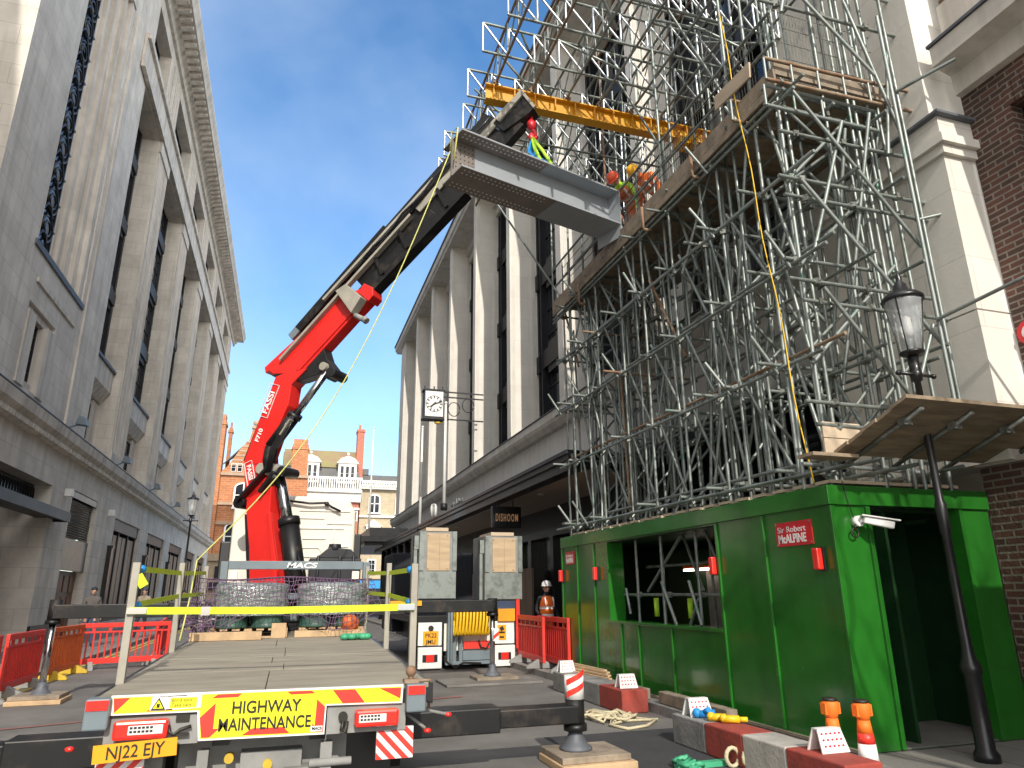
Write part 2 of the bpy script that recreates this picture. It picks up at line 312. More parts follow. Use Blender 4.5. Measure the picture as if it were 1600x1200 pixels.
def wall(mb, P, u0, u1, v0, v1, ops, depth):
    """wall face with openings (u0,u1,v0,v1) and their reveals; P(u,v,d) maps to space, d inwards"""
    us = sorted({u0, u1, *[o[0] for o in ops], *[o[1] for o in ops]}); vs = sorted({v0, v1, *[o[2] for o in ops], *[o[3] for o in ops]})
    for a, b in zip(us, us[1:]):
        for c, d in zip(vs, vs[1:]):
            if not any(o[0] < (a + b) / 2 < o[1] and o[2] < (c + d) / 2 < o[3] for o in ops): mb.quad(P(a, c, 0), P(b, c, 0), P(b, d, 0), P(a, d, 0))
    for o in ops:
        a, b, c, d = o[:4]; e = o[4] if len(o) > 4 else depth
        mb.quad(P(a, c, 0), P(a, d, 0), P(a, d, e), P(a, c, e)); mb.quad(P(b, c, 0), P(b, c, e), P(b, d, e), P(b, d, 0))
        mb.quad(P(a, c, 0), P(a, c, e), P(b, c, e), P(b, c, 0)); mb.quad(P(a, d, 0), P(b, d, 0), P(b, d, e), P(a, d, e))
def pbox(mb, P, u0, u1, v0, v1, d0, d1):
    vs = [P(u, v, d) for u in (u0, u1) for v in (v0, v1) for d in (d0, d1)]
    mb.add(vs, [(0, 1, 3, 2), (4, 6, 7, 5), (0, 4, 5, 1), (2, 3, 7, 6), (0, 2, 6, 4), (1, 5, 7, 3)])
def window(parent, P, u0, u1, v0, v1, d, nu, nv, fr='dark_metal', gl='glass_dark', t=.06, bar=.035, name='window'):
    m = MB()
    for a, b, c, e in ((u0, u0 + t, v0, v1), (u1 - t, u1, v0, v1), (u0 + t, u1 - t, v0, v0 + t), (u0 + t, u1 - t, v1 - t, v1)): pbox(m, P, a, b, c, e, d - .06, d)
    for i in range(1, nu): x = u0 + (u1 - u0) * i / nu; pbox(m, P, x - bar / 2, x + bar / 2, v0 + t, v1 - t, d - .045, d)
    for i in range(1, nv): z = v0 + (v1 - v0) * i / nv; pbox(m, P, u0 + t, u1 - t, z - bar / 2, z + bar / 2, d - .04, d)
    o = m.build(name, fr, parent)
    g = MB(); g.quad(P(u0, v0, d), P(u1, v0, d), P(u1, v1, d), P(u0, v1, d)); g.build('pane', gl, o, fix=False)
    return o

# ================================================================== ground
g = MB(); g.quad((-400, -60, -0.02), (400, -60, -0.02), (400, 900, -0.02), (-400, 900, -0.02)); struct(g, 'ground', 'paver')
g = MB(); n_ = 40
for i in range(n_): g.quad((-4.6, -12 + i * 3, 0), (5.0, -12 + i * 3, 0), (5.0, -9 + i * 3, 0), (-4.6, -9 + i * 3, 0))
struct(g, 'road', 'asphalt')
g = MB(); g.box(-7.4, -4.75, -12, 90, -.02, .11); struct(g, 'pavement_far', 'paving').name = 'left_pavement'
g = MB(); g.box(5.2, 8.4, -12, 90, -.02, .11); struct(g, 'right_pavement', 'paving')
g = MB()
for i in range(110):
    for x0, x1 in ((-4.75, -4.6), (5.0, 5.2)): g.box(x0, x1, -12 + i * .92, -12 + i * .92 + .905, -.02, .118)
struct(g, 'kerb', 'kerb')
g = MB(); g.box(-60, 60, 92, 101, -.02, .004); struct(g, 'cross_street', 'asphalt')
g = MB()
for a, b, c, d in ((3.0, 7.35, 6.2, 8.25), ): g.quad((a, c, .004), (5.0, c, .004), (5.0, d, .004), (a, d, .004))
struct(g, 'road_patch', 'asphalt2')
g = MB()
for y in range(0, 60, 1):
    for x in (-4.45, -4.25): g.quad((x, y + 12.0, .008), (x + .09, y + 12.0, .008), (x + .09, y + 12.96, .008), (x, y + 12.96, .008))
struct(g, 'road_marking', 'mud')
g = MB()
for x0, y0, x1, y1, ww in ((1.9, 11.55, 2.9, 11.75, .06), (2.0, 12.9, 2.35, 12.98, .05), (2.1, 12.4, 2.45, 12.35, .05), (-3.6, 10.9, -2.2, 11.35, .05), (1.0, 8.1, 1.15, 8.4, .04)):
    d = V((x1 - x0, y1 - y0, 0)).normalized(); s_ = V((-d.y, d.x, 0)) * ww / 2
    a, b = V((x0, y0, .012)), V((x1, y1, .012)); g.quad(a - s_, b - s_, b + s_, a + s_)
struct(g, 'spray_marking', 'spray_r')

# ================================================================== left store
LS = thing('department_store', (-8, 45, 0), 'grey stone department store with fluted piers and deep bracketed cornice, wholly in shade', 'building')
XL = -7.5
PL = lambda u, v, d: V((XL - d, u, v))
bays = [(28.9, 32.9)] + [(35.4 + 8.25 * i, 41.2 + 8.25 * i) for i in range(5)]
YE = 77.0
m = MB()
ops = [(21.1, 25.9, 11.4, 24.3, .85), (21.4, 23.85, 7.35, 9.7, .5)] + [(a, b, 7.25, 23.0, .95) for a, b in bays] + [(a + .3, b - .3, 25.1, 27.7, .7) for a, b in bays] + [(21.5, 25.5, 25.1, 27.7, .7)]
wall(m, PL, 18.0, YE, 6.75, 28.6, ops, .9)
m.quad(PL(18, 6.75, 0), PL(18, 28.6, 0), PL(18, 28.6, 1.97), PL(18, 6.75, 1.97))
m.quad(PL(YE, 6.75, 0), PL(YE, 28.6, 0), PL(YE, 28.6, 18), PL(YE, 6.75, 18))
m.quad(PL(-8, 6.75, 1.95), PL(18, 6.75, 1.95), PL(18, 28.6, 1.95), PL(-8, 28.6, 1.95)); m.quad(PL(-8, 6.9, -.1), PL(18, 6.9, -.1), PL(18, 6.9, 2.7), PL(-8, 6.9, 2.7))
m.quad(PL(-8, 0, 2.7), PL(-8, 28.6, 2.7), PL(-8, 28.6, 18), PL(-8, 0, 18)); m.quad(PL(18, 28.5, .5), PL(YE, 28.5, .5), PL(YE, 28.5, 18), PL(18, 28.5, 18))
m.quad(PL(-8, 0, 18), PL(YE, 0, 18), PL(YE, 28.5, 18), PL(-8, 28.5, 18))
m.build('wall', 'stone_l', LS, fix=False)
# ground storey
PG = lambda u, v, d: V((XL + .12 - d, u, v))
m = MB()
gops = [(20.6, 25.95, .11, 5.05, 1.6), (28.3, 31.9, .11, 5.25, .5)] + [(a - .1, b + .1, .5, 4.95, .45) for a, b in bays[1:]] + [(13.2, 17, .9, 4.5, .5)]
wall(m, PG, -8, YE, 0, 6.2, gops, .5); m.quad(PG(YE, 0, 0), PG(YE, 6.2, 0), PG(YE, 6.2, 10), PG(YE, 0, 10))
m.build('ground_storey', 'stone_l', LS, fix=False)
m = MB()
m.prism([(-7.6, -8, 6.15), (-7.26, -8, 6.15), (-7.16, -8, 6.35), (-7.02, -8, 6.5), (-6.98, -8, 6.78), (-7.18, -8, 6.86), (-7.6, -8, 7.0)], (0, 86, 0)); 
for i in range(300): m.box(-7.26, -7.12, 10 + i * .225, 10.12 + i * .225, 6.2, 6.34)
m.build('string_course', 'stone_l2', LS)
m = MB(); m.prism([(-7.55, -8, 6.99), (-6.97, -8, 6.8), (-6.97, -8, 6.83), (-7.55, -8, 7.04)], (0, 86, 0)); m.build('flashing', 'lead', LS)
m = MB(); m.prism([(-7.5, 18, 28.45), (-7.36, 18, 28.45), (-7.3, 18, 28.7), (-7.1, 18, 28.85), (-7.1, 18, 29.0), (-6.42, 18, 29.0), (-6.36, 18, 29.25), (-6.25, 18, 29.5), (-6.25, 18, 29.75), (-7.5, 18, 29.9)], (0, 61.5, 0))
for i in range(105):
    y = 18.3 + i * .575; m.prism([(-7.1, y, 28.72), (-6.55, y, 28.9), (-6.5, y, 28.998), (-7.1, y, 28.998)], (0, .22, 0))
m.build('cornice', 'stone_l2', LS)
m = MB(); m.box(-7.47, -7.3, 27.6, YE + .1, 23.05, 23.3); m.box(-7.49, -7.38, 27.6, YE + .05, 23.3, 24.5); m.box(-7.49, -7.25, 27.6, YE + .1, 24.5, 24.75); m.build('architrave', 'stone_l2', LS)
m = MB()   # flutes on the piers
edges = [bays[i][1] for i in range(6)]; nxt = [bays[i + 1][0] for i in range(5)] + [YE]
for a, b in zip(edges, nxt):
    for i in range(9):
        y = a + .12 + (b - a - .24) * i / 8
        m.box(XL - .02, XL + .07, y - .055, y + .055, 7.1, 22.4)
    m.box(XL - .02, XL + .13, a + .02, b - .02, 22.4, 22.98); m.box(XL - .02, XL + .1, a + .02, b - .02, 7.02, 7.5)
    for i in range(6):
        y = a + .2 + (b - a - .4) * i / 5; m.box(XL - .02, XL + .05, y - .09, y + .09, 25.0, 27.9)
m.build('fluting', 'stone_l2', LS)
m = MB()   # stepped jamb of the tall window and framed panel below
for i in range(5): m.box(XL - .85 + .16 * i, XL - .69 + .16 * i, 24.0 + .38 * i, 25.89, 11.42, 24.28)
m.box(XL - .01, XL + .07, 26.25, 26.42, 7.1, 24.4); m.box(XL - .01, XL + .06, 21.6, 25.4, 10.35, 10.5)
for y in (21.42, 23.15): m.box(XL - .5, XL + .05, y, y + .6, 7.3, 9.45)
m.box(XL - .45, XL - .1, 21.42, 23.83, 9.45, 9.69); m.box(XL - .45, XL - .12, 22.03, 23.14, 7.3, 7.6)
m.build('moulded_jamb', 'stone_l2', LS)
# spandrels, sills, windows
for k, (a, b) in enumerate(bays):
    m = MB()
    m.prism([(XL - .95, a, 9.55), (XL - .62, a, 9.55), (XL - .3, a, 10.0), (XL - .3, a, 10.9), (XL - .95, a, 10.9)], (0, b - a, 0))
    m.box(XL - .95, XL - .7, a, a + .9, 7.3, 9.5); m.box(XL - .95, XL - .7, b - .9, b, 7.3, 9.5)
    m.build('spandrel', 'stone_l2', LS)
    m = MB(); m.box(XL - .95, XL - .22, a + .002, b - .002, 10.904, 11.02); m.build('sill', 'lead', LS)
    window(LS, PL, a + .9, b - .9, 7.3, 9.3, .82, 3, 3)
    o = window(LS, PL, a + .02, b - .02, 11.02, 22.98, .84, 6, 16)
    m = MB()
    for z in (13.9, 17.4, 20.6): pbox(m, PL, a + .5, b - .5, z, z + .55, .62, .85); pbox(m, PL, a + .9, b - .9, z + .55, z + .75, .68, .85); pbox(m, PL, a + .7, b - .7, z - .25, z, .72, .85)
    for y in (a + .35, (a + b) / 2 - .1, b - .55): pbox(m, PL, y, y + .2, 11.1, 22.9, .7, .85)
    m.build('spandrel_ornament', 'dark_metal', o)
    window(LS, PL, a + .32, b - .32, 25.12, 27.68, .6, 4, 2)
window(LS, PL, 21.52, 25.48, 25.12, 27.68, .6, 4, 2)
o = window(LS, PL, 21.1, 24.05, 11.42, 24.28, .72, 2, 6)
m = MB()   # scrolled ironwork of the tall window
for i in range(13):
    z = 11.9 + i * .98
    for y in (21.85, 23.3):
        for r in (.42, .24):
            m.path([PL(y + r * 1.1 * math.cos(t * math.pi / 6), z + r * math.sin(t * math.pi / 6), .6) for t in range(13)], .04, 5)
    m.path([PL(21.2 + .24 * t, z + .4 + .35 * math.sin(t * 1.05), .57) for t in range(12)], .045, 5)
m.build('iron_scrollwork', 'black', o)
m = MB(); m.box(XL - .85, XL + .06, 20.9, 26.0, 11.22, 11.4); m.build('sill', 'lead', LS)
window(LS, PL, 22.03, 23.14, 7.6, 9.44, .3, 3, 5)
# shopfronts
for k, (a, b) in enumerate(bays[1:]):
    PS = lambda u, v, d: V((XL + .12 - d, u, v))
    f = MB(); pbox(f, PS, a - .1, b + .1, 4.45, 4.94, .1, .45); pbox(f, PS, a - .1, b + .1, .5, .8, .12, .45)
    for y in (a - .1, a + 1.8, a + 3.9, b - .12): pbox(f, PS, y, y + .1, .8, 4.45, .15, .45)
    f = f.build('shopfront', 'dark_metal', LS)
    m = MB()
    for y in (a + .25, a + 1.1, a + 2.2, a + 3.1, a + 4.3, a + 5.1): pbox(m, PS, y, y + .70, 1.0, 4.3, .22, .25)
    m.build('blind', 'blind', f)
    m = MB(); m.quad(PS(a, .7, .36), PS(b, .7, .36), PS(b, 4.6, .36), PS(a, 4.6, .36)); m.build('pane', M['lampglass'] if False else 'glass_dark', f, fix=False).location.x -= .09
f = MB()
for i in range(17): f.obox((-7.6, 30.1, 3.72 + i * .09), (.06, 0, -.03), (0, 1.78, 0), (.005, 0, .012))
f.build('louvre_vent', 'dark_metal', LS)
f = MB(); f.box(-7.62, -7.5, 28.35, 31.88, 2.5, 3.6); f.box(-7.7, -7.4, 28.32, 31.89, 5.0, 5.22); f.build('sign_board', 'black', LS)
f = MB(); f.box(-7.85, -7.75, 28.3, 31.9, .11, 2.5)
for i in range(4):
    for z in (.3, 1.0, 1.75): f.box(-7.76, -7.70, 28.75 + i * .78, 29.3 + i * .78, z, z + .58)
f.build('door', 'door_wood', LS)
f = MB(); f.box(-7.7, -6.98, 20.2, 26.6, 4.02, 4.2); f.box(-6.98, -6.9, 20.15, 26.65, 3.95, 4.25); f.box(-7.4, -6.98, 26.55, 26.66, 3.95, 4.25); f.build('canopy', 'dark_metal', LS)
f = MB(); f.box(-8.2, -7.9, 20.6, 25.95, 4.25, 5.05)
for i in range(22):
    y = 20.75 + i * .24; f.path([(-7.86, y + .1 * math.cos(t), 4.65 + .3 * math.sin(t)) for t in [k * .7 for k in range(10)]], .025, 4)
f.build('grille', 'black', LS)
f = MB(); f.box(-8.9, -8.8, 20.6, 25.95, .11, 4.0); f.build('entrance_doors', 'glass_dark', LS)
f = MB(); f.box(-7.5, -7.3, -8, 20.55, .11, .72); f.box(-7.5, -7.3, 25.98, 28.25, .11, .72); f.build('plinth', 'black', LS)
for y in (26.6, 34.1, 42.4, 50.7, 59):
    f = MB(); f.bar((-7.5, y, 7.1), (-7.05, y, 7.3), .05, .05); f.prism([(-7.2, y - .18, 7.25), (-6.85, y - .18, 7.22), (-6.92, y - .18, 7.48), (-7.12, y - .18, 7.55)], (0, .36, 0)); f.build('floodlight', 'grey_paint', LS)
for y in (27.3, 33.8):
    f = MB(); f.box(-7.4, -7.15, y, y + .22, 4.9, 5.15); f.build('wall_lamp', 'white', LS)
for a, b in bays[1:]:
    f = MB(); f.box(-7.4, -7.2, a - .75, a - .45, 1.2, 3.6); f.box(-7.4, -7.15, a - .8, a - .4, 3.6, 3.7); f.build('wall_lantern', 'black', LS)

# ================================================================== right store
RS = thing('department_store', (9, 30, 0), 'pale stone department store with deep fins and a black street canopy, behind the scaffold', 'building')
XF, XR = 7.5, 8.6
fins = [49.9 - 5.28 * i for i in range(9)]     # near corner of every fin
ZT = 20.1
m = MB()
for i, y in enumerate(fins): m.box(XF, XR + .5, y, y + .42, 6.6, ZT)
m.box(XF, XR + .5, 5.55, 7.66, 6.6, ZT + .1); m.box(XF, XR + .5, 50.3, 51.6, 6.6, ZT)
m.build('fin_pier', 'stone_r', RS)
m = MB()   # reeded edges of the fins
for y in fins[:-1]:
    for k in range(3): m.box(XF + .05 + k * .055, XF + .08 + k * .055, y - .02, y + .01, 6.7, ZT); m.box(XR - .2 + k * .06, XR - .17 + k * .06, y - .02, y + .01, 6.7, ZT)
m.build('reeding', 'stone_r2', RS)
m = MB(); m.box(XR + .45, 20, 5.56, 51.6, 0, ZT + .2); m.build('wall', 'stone_r', RS)
m = MB(); m.box(XF, XR + .44, 5.55, 51.6, 4.7, 6.25); m.build('fascia', 'white_stucco', RS)  # stone given the paler stucco colour to brighten its shaded face
m = MB(); m.prism([(XR, 7.8, 6.25), (7.32, 7.8, 6.25), (7.2, 7.8, 6.4), (7.16, 7.8, 6.5), (7.16, 7.8, 6.72), (XR, 7.8, 6.8)], (0, 44.0, 0)); m.build('ledge', 'stone_r2', RS)
m = MB(); m.prism([(XR, 7.8, 6.81), (7.13, 7.8, 6.73), (7.13, 7.8, 6.76), (XR, 7.8, 6.85)], (0, 44.0, 0)); m.build('flashing', 'lead', RS)
m = MB(); m.prism([(XR + .5, 5, ZT), (7.3, 5, ZT), (7.27, 5, ZT + .12), (7.18, 5, ZT + .18), (7.14, 5, ZT + .5), (XR + .5, 5, ZT + .6)], (0, 48, 0)); m.build('cornice', 'stone_r2', RS)
m = MB(); m.prism([(XR + .5, 4.9, ZT + .61), (7.08, 4.9, ZT + .51), (7.08, 4.9, ZT + .6), (XR + .5, 4.9, ZT + .75)], (0, 48.2, 0)); m.build('roof_edge', 'lead', RS)
PR = lambda u, v, d: V((XR + d, u, v))
for i in range(len(fins)):
    b = fins[i]; a = fins[i + 1] + .42 if i + 1 < len(fins) else None
    if a is None: continue
    f = MB(); pbox(f, PR, a, b, ZT - .9, ZT - .01, -.12, .4); pbox(f, PR, a, b, ZT - .5, ZT - .02, -.3, -.12); f.build('window_head', 'stone_r2', RS)
    o = window(RS, PR, a, b, 6.8, ZT - .9, .3, 6, 12)
    f = MB()
    for z in (9.6, 13.0, 16.4):
        pbox(f, PR, a + .4, b - .4, z, z + .7, .05, .3); pbox(f, PR, a + .8, b - .8, z - .25, z + .95, .12, .3)
        for y in (a + .02, b - .28): pbox(f, PR, y, y + .26, z - .1, z + .55, -.06, .28); pbox(f, PR, y + .03, y + .22, z + .55, z + .75, 0, .28)
    for y in (a, a + .32, b - .14, b - .46, (a + b) / 2 - .07): pbox(f, PR, y, y + .14, 6.8, ZT - .9, .02, .3)
    f.build('spandrel_ornament', 'dark_metal', o)
# end pier with moulded cap, standing at the corner by the brick house
m = MB(); m.box(7.42, 7.98, 5.42, 7.7, 4.72, 6.78); m.box(7.36, 7.99, 5.36, 7.75, 6.78, 6.9); m.box(7.3, 8.0, 5.3, 7.8, 6.9, 7.02); m.box(7.36, 7.99, 5.36, 7.75, 7.02, 7.3)
m.box(7.42, 7.98, 5.42, 7.7, 2.95, 4.70)
m.build('corner_pier', 'stone_r', RS)
m = MB(); m.box(7.28, 8.0, 5.28, 7.82, 7.3, 7.335); m.build('pier_flashing', 'lead', RS)
# base behind the scaffold
m = MB(); m.box(XF + .1, XR + .5, 7.7, 13.6, 0, .9)
for y in (7.7, 10.3, 13.0): m.box(XF + .02, XR + .5, y, y + .5, .9, 4.3)
m.box(XF - .25, XR + .5, 7.7, 13.6, 4.3, 4.69); m.build('base_pier', 'dark_metal', RS)
for a, b in ((8.2, 10.3), (10.8, 13.0)): window(RS, lambda u, v, d: V((XF + .6 + d, u, v)), a, b, .9, 4.7, 0, 3, 5)
# canopy over the pavement
m = MB(); m.box(5.62, 5.95, 13.4, 47.4, 4.10, 4.30); m.box(5.55, 5.9, 13.4, 47.5, 4.30, 4.42); m.box(5.5, 8.4, 13.4, 47.6, 4.42, 4.5); m.box(5.8, 8.4, 13.4, 13.6, 4.12, 4.42)
m.prism([(4.4, 42.5, 4.3), (7, 42.5, 4.3), (7, 52, 4.3), (4.4, 52, 4.3)], (0, 0, .25)); m.prism([(4.15, 42.2, 4.56), (7, 42.2, 4.56), (7, 52.3, 4.56), (4.15, 52.3, 4.56)], (0, 0, .3)); m.box(4.7, 7, 42.6, 52, 4.9, 5.4)
m.build('canopy', 'black', RS)
m = MB(); m.box(5.95, 8.4, 13.6, 47.3, 4.2, 4.26); m.build('soffit', 'beige', RS)
m = MB(); m.box(5.97, 6.02, 20, 47, 4.1, 4.12)
for y in (18, 21.5, 24.5, 28): m.tube((6.6, y, 4.17), (6.6, y, 4.2), .09, 10)
m.build('downlights', 'white', RS)
m = MB(); m.box(8.0, 8.5, 13.6, 51.5, 3.3, 4.2); m.box(8.1, 8.6, 13.6, 51.5, 0, .5)
for y in [14.5 + 2.1 * i for i in range(18)]: m.box(8.0, 8.5, y, y + .28, .5, 3.3)
m.build('shopfront', 'black', RS)
m = MB(); m.quad((8.3, 13.6, .5), (8.3, 51.5, .5), (8.3, 51.5, 3.3), (8.3, 13.6, 3.3)); m.build('shop_glass', 'glass_dark', RS, fix=False)
m = MB()
for i in range(14): m.box(7.55, 7.62, 21.6 + i * .62, 22.16 + i * .62, .11, 2.35)
m.build('boarding', 'blind', RS)
for y in (36, 38.2, 40.4, 42.6, 44.8):
    m = MB(); m.tube((5.9, y, .1), (5.9, y, 4.15), .16, 10); m.build('canopy_post', 'black', RS)
m = MB()
for y in (35.5, 38, 41): m.box(7.7, 7.9, y, y + 1.5, .5, 3.6)  # plain white blocks in the shop bays
m.build('white_shop_display', 'white', RS); m = MB(); m.box(7.66, 7.7, 35.5, 43, 2.2, 2.7); m.build('display_band', 'sign_red', RS)
m = MB(); m.path([(5.6, 24.6 - .05 * k, 4.54 + .16 * abs(math.sin(k * .55)) * (1.3 if k % 7 == 0 else .8) + .05 * math.sin(k * 1.9)) for k in range(34)], .022, 5); m.build('script_squiggle', 'foot_grey', RS)  # squiggle standing in for illegible script lettering
# small things fixed to it
HS = thing('hanging_sign', (6.0, 19.2, 3.4), 'black box sign reading DISHOOM in copper letters, hung under the canopy', 'sign')
m = MB(); m.box(5.55, 6.42, 19.2, 19.36, 3.38, 3.98); m.build('sign_box', 'black', HS, .01)
m = MB(); text(m, 'DISHOOM', (5.985, 19.198, 3.56), (1, 0, 0), (0, 0, 1), .30, .012, 'CENTER', sx=.40, bold=.004, spacing=1.35); m.build('lettering', 'gold', HS)
for x in (5.75, 6.2):
    m = MB(); m.tube((x, 19.28, 3.98), (x, 19.28, 4.2), .015, 6); m.build('hanger', 'black', HS)
CK = thing('street_clock', (5.65, 27.2, 8.9), 'square white clock with black hands on an iron bracket above the canopy', 'clock')
cx, cy, cz = 5.33, 27.2, 9.04
m = MB(); m.box(cx - .40, cx + .40, cy - .18, cy + .28, cz - .57, cz + .57); m.box(cx - .45, cx + .45, cy - .2, cy + .3, cz - .64, cz - .57); m.box(cx - .45, cx + .45, cy - .2, cy + .3, cz + .57, cz + .63)
for x in (-.4, 0, .36): m.box(cx + x, cx + x + .05, cy, cy + .05, cz + .63, cz + .8)
m.build('clock_case', 'dark_metal', CK)
m = MB(); m.box(cx - .37, cx + .37, cy - .2, cy - .181, cz - .53, cz + .53); m.build('clock_face', 'white', CK)
m = MB()
for k in range(12):
    a = k * math.pi / 6; m.obox((cx + .28 * math.sin(a), cy - .205, cz + .28 * math.cos(a)), (.022 * math.cos(a), 0, -.022 * math.sin(a)), (0, .003, 0), (.05 * math.sin(a), 0, .05 * math.cos(a)))
for k in range(40):
    a = k * math.pi / 20; m.obox((cx + .335 * math.sin(a), cy - .205, cz + .335 * math.cos(a)), (.028 * math.cos(a), 0, -.028 * math.sin(a)), (0, .003, 0), (.008 * math.sin(a), 0, .008 * math.cos(a)))
m.build('dial', 'ink', CK)
m = MB(); m.bar((cx - .06, cy - .215, cz - .03), (cx + .31, cy - .215, cz + .11), .05, .008, (0, 1, 0)); m.bar((cx + .06, cy - .225, cz + .06), (cx - .16, cy - .225, cz - .15), .06, .008, (0, 1, 0)); m.build('clock_hands', 'ink', CK)
m = MB()
for z in (cz + .62, cz + .4, cz - .55): m.bar((cx + .38, cy + .1, z), (7.5, cy + .1, z), .05, .05)
m.bar((cx + .62, cy + .1, cz - .6), (cx + .62, cy + .1, cz + .68), .06, .06); m.path([(cx + .9 + .25 * math.cos(t * .5), cy + .1, cz - .1 + .3 * math.sin(t * .5)) for t in range(13)], .02, 5)
m.path([(cx + 1.5 + .25 * math.cos(t * .5), cy + .1, cz + .1 + .3 * math.sin(t * .5)) for t in range(13)], .02, 5); m.build('bracket', 'dark_metal', CK)
m = MB(); m.ball((cx + .2, cy, cz - .74), .15, 10, 6, (1, .6, .5)); m.build('gilt_boss', 'foot_yel', CK)
for (x, y, z0, z1, lab) in ((5.58, 25.9, 4.6, 8.75, 'tall white flagpole rising from the canopy just right of the clock'), (5.62, 31.1, 4.1, 8.95, 'thinner white flagpole on the canopy left of the clock'), (4.9, 45, 4.8, 12.0, 'far white flagpole in front of the yellow brick house')):
    FP = thing('flagpole', (x, y, z0), lab, 'flagpole', 'flagpoles on the canopy')
    m = MB(); m.tube((x, y, z0), (x, y, z1), .075, 10, .045); m.ball((x, y, z1 + .05), .07, 8, 5); m.build('pole', 'white', FP)
    m = MB(); m.tube((x, y, z0), (x, y, z0 + .25), .13, 10); m.build('base', 'dark_metal', FP)
m = MB(); m.tube((5.9, 29.4, 4.68), (5.9, 29.4, 5.15), .14, 10); m.ball((5.9, 29.4, 5.15), .14, 10, 5); tag(m.build('vent_cowl', 'white'), 'stubby white vent cowl on the canopy between the flagpoles', 'vent')

# ================================================================== brick house
BH = thing('brick_house', (8.5, 1, 0), 'dark red brick house with a stone band course at the right edge', 'building')
XB = 7.92
PB = lambda u, v, d: V((XB + d, u, v))
m = MB(); wall(m, PB, -9, 5.4, 0, 16, [(3.5, 4.85, 4.9, 7.2, .3), (3.5, 4.85, 10, 12.6, .3)], .3); m.quad(PB(-9, 0, 0), PB(-9, 16, 0), PB(-9, 16, 8), PB(-9, 0, 8)); m.quad(PB(-9, 16, 0), PB(5.4, 16, 0), PB(5.4, 16, 8), PB(-9, 16, 8)); m.build('wall', 'brick', BH, fix=False)
m = MB(); m.prism([(XB + .05, -9, 7.72), (XB - .12, -9, 7.72), (XB - .12, -9, 8.02), (XB - .4, -9, 8.1), (XB - .4, -9, 8.38), (XB + .05, -9, 8.55)], (0, 14.38, 0)); m.box(XB - .1, XB + .05, -9, 5.38, 8.56, 9.15); m.build('band_course', 'stone_l2', BH)
m = MB(); m.box(XB - .43, XB, -9, 5.4, 8.39, 8.43); m.build('flashing', 'lead', BH)
window(BH, PB, 3.5, 4.85, 4.9, 7.2, .25, 2, 3); window(BH, PB, 3.5, 4.85, 10, 12.6, .25, 2, 3)
m = MB()
for k in range(12): m.box(XB - .012, XB + .01, 3.46 + k * .12, 3.565 + k * .12, 7.2, 7.52)
m.build('window_arch', 'brick', BH)
for z, yy_, lab in ((4.41, 5.22, 'round red plate with a white centre on the brick wall, upper of two'), (3.42, 5.36, 'round red plate on the brick wall just below another')):
    p = thing('wall_plate', (XB, yy_, z), lab, 'sign'); m = MB(); m.tube((XB - .03, yy_, z), (XB - .002, yy_, z), .15, 20); m.build('disc', 'sign_red', p); m = MB(); m.tube((XB - .035, yy_, z), (XB - .031, yy_, z), .09, 20); m.build('centre', 'white', p)
    m = MB(); m.ball((XB - .04, yy_, z), .03, 8, 5); m.build('boss', 'ink', p)

m = MB(); m.box(7.54, XB - .02, 2.1, 5.88, .1, 2.93); m.build('low_wall', 'brick', BH)
m = MB(); m.box(7.5, XB - .02, 2.1, 5.9, 2.931, 2.99); m.build('coping', 'stone_l2', BH)
m = MB(); m.box(5.6, XB - .02, 1.2, 2.0, 0, 4.15); m.build('shadow_block', 'brick', BH)  # unseen block added to cast shade on the doorway and lamp post
# ================================================================== far houses across the main street
def house(name, loc, lab): return thing(name, loc, lab, 'building', 'houses across the far street')
PF = lambda y: (lambda u, v, d: V((u, y + d, v)))
def arch(P, u0, u1, v0, v1, d, parent, fm='white', gm='glass_dark', round_=True):
    m = MB(); r = (u1 - u0) / 2; c = (u0 + u1) / 2
    pts = [P(u0, v0, d), P(u1, v0, d)] + [P(c + r * math.cos(t * math.pi / 8), v1 - r * .6 + (r * .6 if round_ else r * .05) * math.sin(t * math.pi / 8), d) for t in range(9)]
    m.add(pts, [tuple(range(len(pts)))]); o = m.build('window', gm, parent, fix=False)
    f = MB(); f.cm = 0
    pbox(f, P, u0 - .12, u0 + .1, v0, v1 - r * .5, d - .25, d - .03); pbox(f, P, u1 - .1, u1 + .12, v0, v1 - r * .5, d - .25, d - .03); pbox(f, P, c - .08, c + .08, v0, v1 - .05, d - .18, d - .03)
    pbox(f, P, u0 + .1, u1 - .1, (v0 + v1) / 2 - .06, (v0 + v1) / 2 + .06, d - .18, d - .04); pbox(f, P, u0 - .2, u1 + .2, v0 - .22, v0, d - .4, d)
    k = 8
    for t in range(k):
        a0, a1 = t * math.pi / k, (t + 1) * math.pi / k; hh = r * .6 if round_ else r * .05
        f.bar(P(c + r * math.cos(a0), v1 - r * .6 + hh * math.sin(a0), d - .1), P(c + r * math.cos(a1), v1 - r * .6 + hh * math.sin(a1), d - .1), .2, .25, (0, 1, 0))
    f.build('frame', fm, o)
OB = house('gabled_house', (-6.5, 101, 0), 'orange brick and stone house with a stepped gable and arched windows')
Y = 101.0; P = PF(Y); S = 1.01
m = MB(); m.prism([P(-9.2, 17.6, 0), P(-9.0, 18.0, 0), P(-8.5, 18.4, 0), P(-6.9, 21.2, 0), P(-6.0, 22.3, 0), P(-5.7, 23.9, 0), P(-4.7, 23.9, 0), P(-2.6, 20, 0), P(-1.2, 17.6, 0), P(2.2, 17.6, 0), P(2.2, 6.8, 0), P(-9.2, 6.8, 0)], (0, 6, 0)); m.build('wall', 'brick_o', OB)
